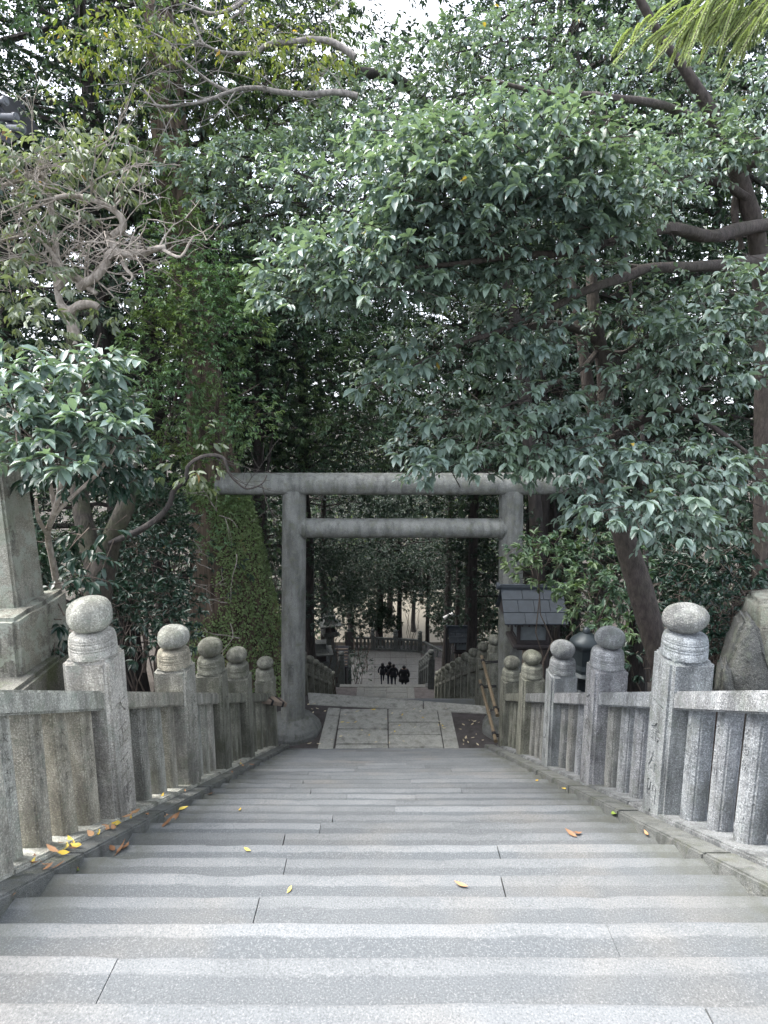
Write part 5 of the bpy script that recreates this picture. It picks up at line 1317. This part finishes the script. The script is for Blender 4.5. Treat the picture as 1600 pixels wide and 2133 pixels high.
# --- hanging conifer sprays at the upper right
def conifer_branch():
    root = plant('conifer_branch', 'yellow green conifer branch hanging into the top right corner', 'branch', P(1640, -60, 3.4))
    t = MB(); r = random.Random(3); p = []; d = []; nrm = []; v = []
    st = []
    for i in range(18):
        x0 = 1700 - i * 13; y0 = -60 + i*1.0; ln = r.uniform(110, 255)
        a = R(r.uniform(112, 152)); z = 3.4 + r.uniform(-.25, .25)
        st.append([P(x0 + math.cos(a) * ln * k/5 * (1 + .0*k), y0 + math.sin(a) * ln * k/5 + 4*k*k*.5, z - .02*k) for k in range(6)])
        for s in range(7):
            k0 = r.uniform(.15, .95); bx = x0 + math.cos(a)*ln*k0; by = y0 + math.sin(a)*ln*k0; a2 = a + R(r.uniform(-30, 25)); l2 = r.uniform(28, 75)
            st.append([P(bx + math.cos(a2)*l2*k/4, by + math.sin(a2)*l2*k/4 + 2*k*k*.5, z - .01*k) for k in range(5)])
    for s in st:
        sp = spline(s, 8); t.tube(sp, [.003]*len(sp), 4, False); v0 = r.random()
        for i in range(len(sp) - 1):
            ax = (sp[i+1] - sp[i]).normalized(); o = ax.orthogonal().normalized(); o2 = ax.cross(o)
            for k in range(14):
                a = r.uniform(0, 6.28); w_ = o * math.cos(a) + o2 * math.sin(a)
                p.append(sp[i].lerp(sp[i+1], r.random())); d.append(ax * .8 + w_ * .75); nrm.append(w_ - ax * .3 + Vector((0,0,.3))); v.append(min(1, max(0, v0*.6 + r.random()*.4)))
    t.tube(spline([P(2900,-1500,6.5), P(2300,-700,4.6), P(1900,-250,3.7), P(1720,-90,3.45), P(1560,-66,3.4), P(1430,-50,3.4)], 6), [.05 - .0015*i for i in range(31)], 8, False)
    wobj('branchlets', t.mesh(), M['bark'], root)
    wobj('needles', leaf_mesh('needles', np.array(p), np.array(d), np.array(nrm), .021, .11, 'far', np.array(v)), M['needle'], root)
conifer_branch()

# --- the forest beyond
def forest_tree(name, label, X, Y, H, r, cb, cr, npad, nl, ll, mat, barkm='bark_dark', group='forest trees around the lower stairs', seed=0, flat=.55, lean=(0,0)):
    z0 = ground(X, Y) - .2; root = plant(name, label, 'tree', (X, Y, z0), group); rr = random.Random(seed)
    t = MB(); top = Vector((X + lean[0], Y + lean[1], z0 + H * .95))
    tr = [Vector((X,Y,z0)).lerp(top, i/12) + Vector((noise.noise(Vector((i*.4, seed, 0))), noise.noise(Vector((i*.4, seed, 5))), 0)) * .25 * (i > 0) for i in range(13)]
    t.tube(tr, [r * (1.35 if i == 0 else 1 - .065*i) for i in range(13)], 10, False, .15, seed)
    L = Leaves()
    for i in range(npad):
        f = cb + (1 - cb) * ((i + rr.random()) / npad); p0 = Vector((X,Y,z0)).lerp(top, f * .98)
        a = i * 2.39996 + rr.random(); shape = cr * (.45 + .75 * math.sin(math.pi * min(1, (f - cb) / (1 - cb + 1e-6) * .8 + .15))) * rr.uniform(.55, 1.05)
        e = p0 + Vector((math.cos(a) * shape, math.sin(a) * shape, rr.uniform(-.5, .7)))
        t.tube([p0, p0.lerp(e, .5) + Vector((0,0,.25)), e], [r * .32, r * .2, r * .06], 5, False)
        m = nl // npad // 6; pr = cr * rr.uniform(.35, .55)
        O = np.array(e) + ball(m) * np.array([pr, pr, pr * flat]); L.sprays(O, O - np.array(e) + rng.normal(size=(m, 3)) * pr * .5, 6, ll * 1.6, ll, .45, .4, .45)
    wobj('trunk', t.mesh(), M[barkm], root); wobj('crown', L.mesh('crown', .45, 'far'), M[mat], root)
def F(*a, **k): forest_tree(*a, **k)
for i, (x, y, rx, ry, zc, lb) in enumerate([
   (745,1270,40,50,36,'dark bush filling the left side of the lowest stairs'),
   (1010,1270,50,40,27,'dark bush behind the second wooden lantern'),(960,1230,60,50,34,'dark bush right of the lowest stairs under trees'),(1090,1330,50,40,15,'dark low bush behind the right gate pillar'),
   (760,1200,70,50,42,'shaded bush under trees at left of the far fence'),(800,1290,34,26,48,'bush behind the far fence at left of the bright gap'),(930,1300,36,34,46.5,'bush behind the far fence at right of the bright gap'),(985,1310,36,40,43,'bush beyond the railing right of the lowest landing'),(860,1215,60,40,49,'hanging leafy mass under the trees behind the far fence'),(1420,1200,70,60,11.5,'dark bush in the wood behind the leaning evergreen'),(1560,1130,60,70,11.5,'dark bush beside the trunk at the right edge'),(1290,1110,60,60,13,'dark bush behind the right end of the top beam'),(330,1080,70,60,10.6,'dark bush left of the cedar trunk'),(60,1150,60,60,7.4,'dark bush behind the left monument'),(230,1200,70,70,10.5,'dark bush behind the mossy leaning trunk'),(690,1200,60,60,26,'tall dark bush above the stone lanterns'),(1000,1170,60,50,24,'tall dark bush right of the utility pole')]):
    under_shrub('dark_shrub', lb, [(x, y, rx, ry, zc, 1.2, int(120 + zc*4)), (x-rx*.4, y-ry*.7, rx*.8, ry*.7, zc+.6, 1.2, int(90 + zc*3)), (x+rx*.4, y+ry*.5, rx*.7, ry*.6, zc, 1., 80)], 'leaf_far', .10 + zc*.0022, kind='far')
FL = [ # X, Y, H, r, crown base, crown radius, pads, leaves, leaf, material, label
 (-5.6,15.5,15,.28,.22,3.0,26,15000,.13,'leaf_far','shaded evergreen just beyond the giant cedar left of the gate'),
 (-8.5,12.5,15,.30,.2,3.2,26,15000,.13,'leaf_far','dark evergreen behind the twisted bare tree at the left edge'),
 (-7.0,9.5,13,.22,.35,2.4,20,11000,.12,'leaf_dark','dark tree crown in the upper left corner with sky gaps'),
 (-4.6,19.5,15,.25,.2,2.8,26,15000,.13,'leaf_far','dark tree left of the lower stairs behind the gate pillar'),
 (-10.5,18,18,.35,.15,3.6,26,15000,.15,'leaf_mid','tall green tree far left behind the giant cedar'),
 (-5.0,25,16,.26,.14,3.0,26,15000,.14,'leaf_far','dense dark tree leaning over the left stone lanterns'),
 (-7.5,31,20,.34,.1,3.8,28,15000,.17,'leaf_far','tall shaded tree left of the lower landing'),
 (-4.6,36,15,.22,.12,3.0,26,14000,.16,'leaf_far','dark bushy tree beside the left lowest stairs'),
 (-3.9,44,14,.25,.25,3.0,24,13000,.17,'leaf_far','shaded tree at the left corner of the lowest landing'),
 (-8.0,41,20,.35,.1,4.2,28,14000,.19,'leaf_mid','tall green tree at the far left of the lowest landing'),
 (5.6,15.5,15,.24,.2,3.0,26,15000,.13,'leaf_far','shaded evergreen right of the gate behind the wooden lantern'),
 (8.6,12.5,15,.32,.25,3.0,26,14000,.13,'leaf_far','dark evergreen behind the leaning tree at the right edge'),
 (4.9,20.5,16,.22,.2,2.8,26,15000,.14,'leaf_far','dark tree right of the lower fence behind the gate pillar'),
 (9.5,19,18,.35,.2,3.5,26,14000,.15,'leaf_mid','tall green tree far right behind the evergreens'),
 (5.6,26.5,18,.26,.2,3.2,26,15000,.15,'leaf_far','tall shaded tree right of the second wooden lantern'),
 (8.6,31,20,.34,.15,3.8,26,14000,.17,'leaf_mid','broad green tree on the right of the lower landing'),
 (5.4,36,17,.2,.28,3.2,26,14000,.16,'leaf_far','slim tree right of the lowest stairs with dark crown'),
 (-.4,46.5,15,.34,.30,3.4,26,14000,.17,'leaf_far','thick dark trunk behind the far fence left of centre'),
 (1.2,47.5,16,.24,.34,3.2,26,14000,.17,'leaf_far','forked dark tree behind the middle of the far fence'),
 (3.4,46.5,15,.18,.36,3.0,24,13000,.17,'leaf_far','slender dark tree behind the right part of the far fence'),
 (5.6,46,15,.2,.3,3.0,24,13000,.17,'leaf_far','slim tree beside the railing right of the far fence'),
 (-2.8,49,17,.28,.22,3.6,26,14000,.18,'leaf_far','dark tree behind the notice board beyond the far fence'),
 (-1.6,66,17,.3,.1,4.8,26,12000,.24,'leaf_sunny','sunlit yellow green tree beyond the pale court on left'),
 (7,67,18,.3,.1,5.0,26,12000,.24,'leaf_sunny','sunlit yellow green tree beyond the pale court on right'),
 (-11,66,20,.3,.1,5.2,26,12000,.24,'leaf_mid','green tree standing far beyond the pale court at left'),
 (15,62,22,.3,.1,5.5,26,12000,.24,'leaf_mid','green tree standing far beyond the pale court at right'),
 (-2.9,29,21,.2,.48,3.6,24,14000,.16,'leaf_far','high crowned tree arching over the lower stairs from left'),
 (3.3,31,21,.2,.48,3.6,24,14000,.16,'leaf_far','high crowned tree arching over the lower stairs from right'),
 (.6,53,20,.3,.34,4.4,26,13000,.2,'leaf_far','tall tree in the pale court behind the far fence trunks'),
 (-3.4,17,19,.2,.52,3.4,24,13000,.14,'leaf_far','high crowned tree arching over the gate from the left'),
 (4.2,16.5,19,.2,.52,3.4,24,13000,.14,'leaf_far','high crowned tree arching over the gate from the right'),
 (-14,24,22,.4,.15,4.5,26,13000,.18,'leaf_mid','tall tree deep in the wood at the far left'),
 (14,25,22,.4,.15,4.5,26,13000,.18,'leaf_mid','tall tree deep in the wood at the far right'),
 (-6.2,14.2,20,.26,.45,3.4,30,22000,.12,'leaf_mid','tall green crown rising behind the giant cedar at top left'),
 (-9.0,15.5,22,.3,.35,4.0,30,22000,.14,'leaf_far','dark tall tree at the left behind the bare branches'),
 (7.5,17.5,22,.3,.35,4.0,30,22000,.14,'leaf_far','dark tall tree behind the pale evergreens on the right'),
 (0.4,24,24,.01,.62,4.6,30,20000,.15,'leaf_far','X'),
 (-6.5,22.5,22,.3,.3,4.4,30,20000,.15,'leaf_far','dark tree with broad crown left of the lower stairs'),
 (7.0,23.5,22,.3,.3,4.4,30,20000,.15,'leaf_far','dark tree with broad crown right of the lower stairs'),
 (-3.0,23,20,.2,.5,4.0,30,20000,.15,'leaf_far','high dark crown over the left lower fence'),
 (3.4,24,20,.2,.5,4.0,30,20000,.15,'leaf_far','high dark crown over the right lower fence'),
 (-3.6,36.5,20,.2,.45,4.4,30,20000,.17,'leaf_far','high dark crown over the lowest stairs from left'),
 (4.2,38,20,.2,.45,4.4,30,20000,.17,'leaf_far','high dark crown over the lowest landing from right'),
 (2.6,51.5,18,.2,.25,4.4,28,16000,.19,'leaf_far','dark tree in front of the pale court right of centre'),
 (.2,19,22,.22,.6,4.6,30,26000,.14,'leaf_far','X'),
 (-12,32,20,.3,.1,4.6,28,16000,.19,'leaf_far','shaded tree deep in the wood left of the lower landing'),
 (12.5,34,20,.3,.1,4.6,28,16000,.19,'leaf_far','shaded tree deep in the wood right of the lower landing'),
 (-16,14,20,.35,.1,4.6,28,16000,.17,'leaf_far','shaded tree at the far left edge of the wood'),
 (15,14,20,.35,.1,4.6,28,16000,.17,'leaf_far','shaded tree at the far right edge of the wood'),
 (-2.7,21.5,19,.2,.45,4.2,30,20000,.14,'leaf_far','tall shading tree rising just left of the lower fence'),
 (2.95,20.0,19,.2,.45,4.2,30,20000,.14,'leaf_far','tall shading tree rising just right of the lower fence'),
 (4.8,17.5,23,.26,.35,4.4,34,26000,.17,'leaf_far','tall close crown above the right gate pillar in the wood'),
 (9.5,15.5,23,.3,.3,4.6,34,26000,.17,'leaf_far','tall dense tree at upper right behind the dark limbs'),
 (-4.7,17.8,23,.26,.4,4.4,34,26000,.17,'leaf_far','tall close crown above the left gate pillar in the wood'),
 (-8.2,19.5,24,.3,.3,4.8,34,26000,.18,'leaf_mid','tall dense tree at upper left behind the cedar'),
 (12.5,20,24,.3,.25,5.0,34,24000,.19,'leaf_far','tall dense tree at the right end of the wood'),
 (6.8,21.5,25,.3,.3,5.0,34,26000,.19,'leaf_mid','tall green tree behind the middle of the pale crown'),
 (-12.5,19,24,.3,.25,5.0,34,24000,.19,'leaf_far','tall dense tree at the left end of the wood'),
 (-4.8,52,18,.2,.2,4.6,28,16000,.19,'leaf_far','dark tree in front of the pale court left of centre'),
]
FL = [f for f in FL if f[-1] != 'X']
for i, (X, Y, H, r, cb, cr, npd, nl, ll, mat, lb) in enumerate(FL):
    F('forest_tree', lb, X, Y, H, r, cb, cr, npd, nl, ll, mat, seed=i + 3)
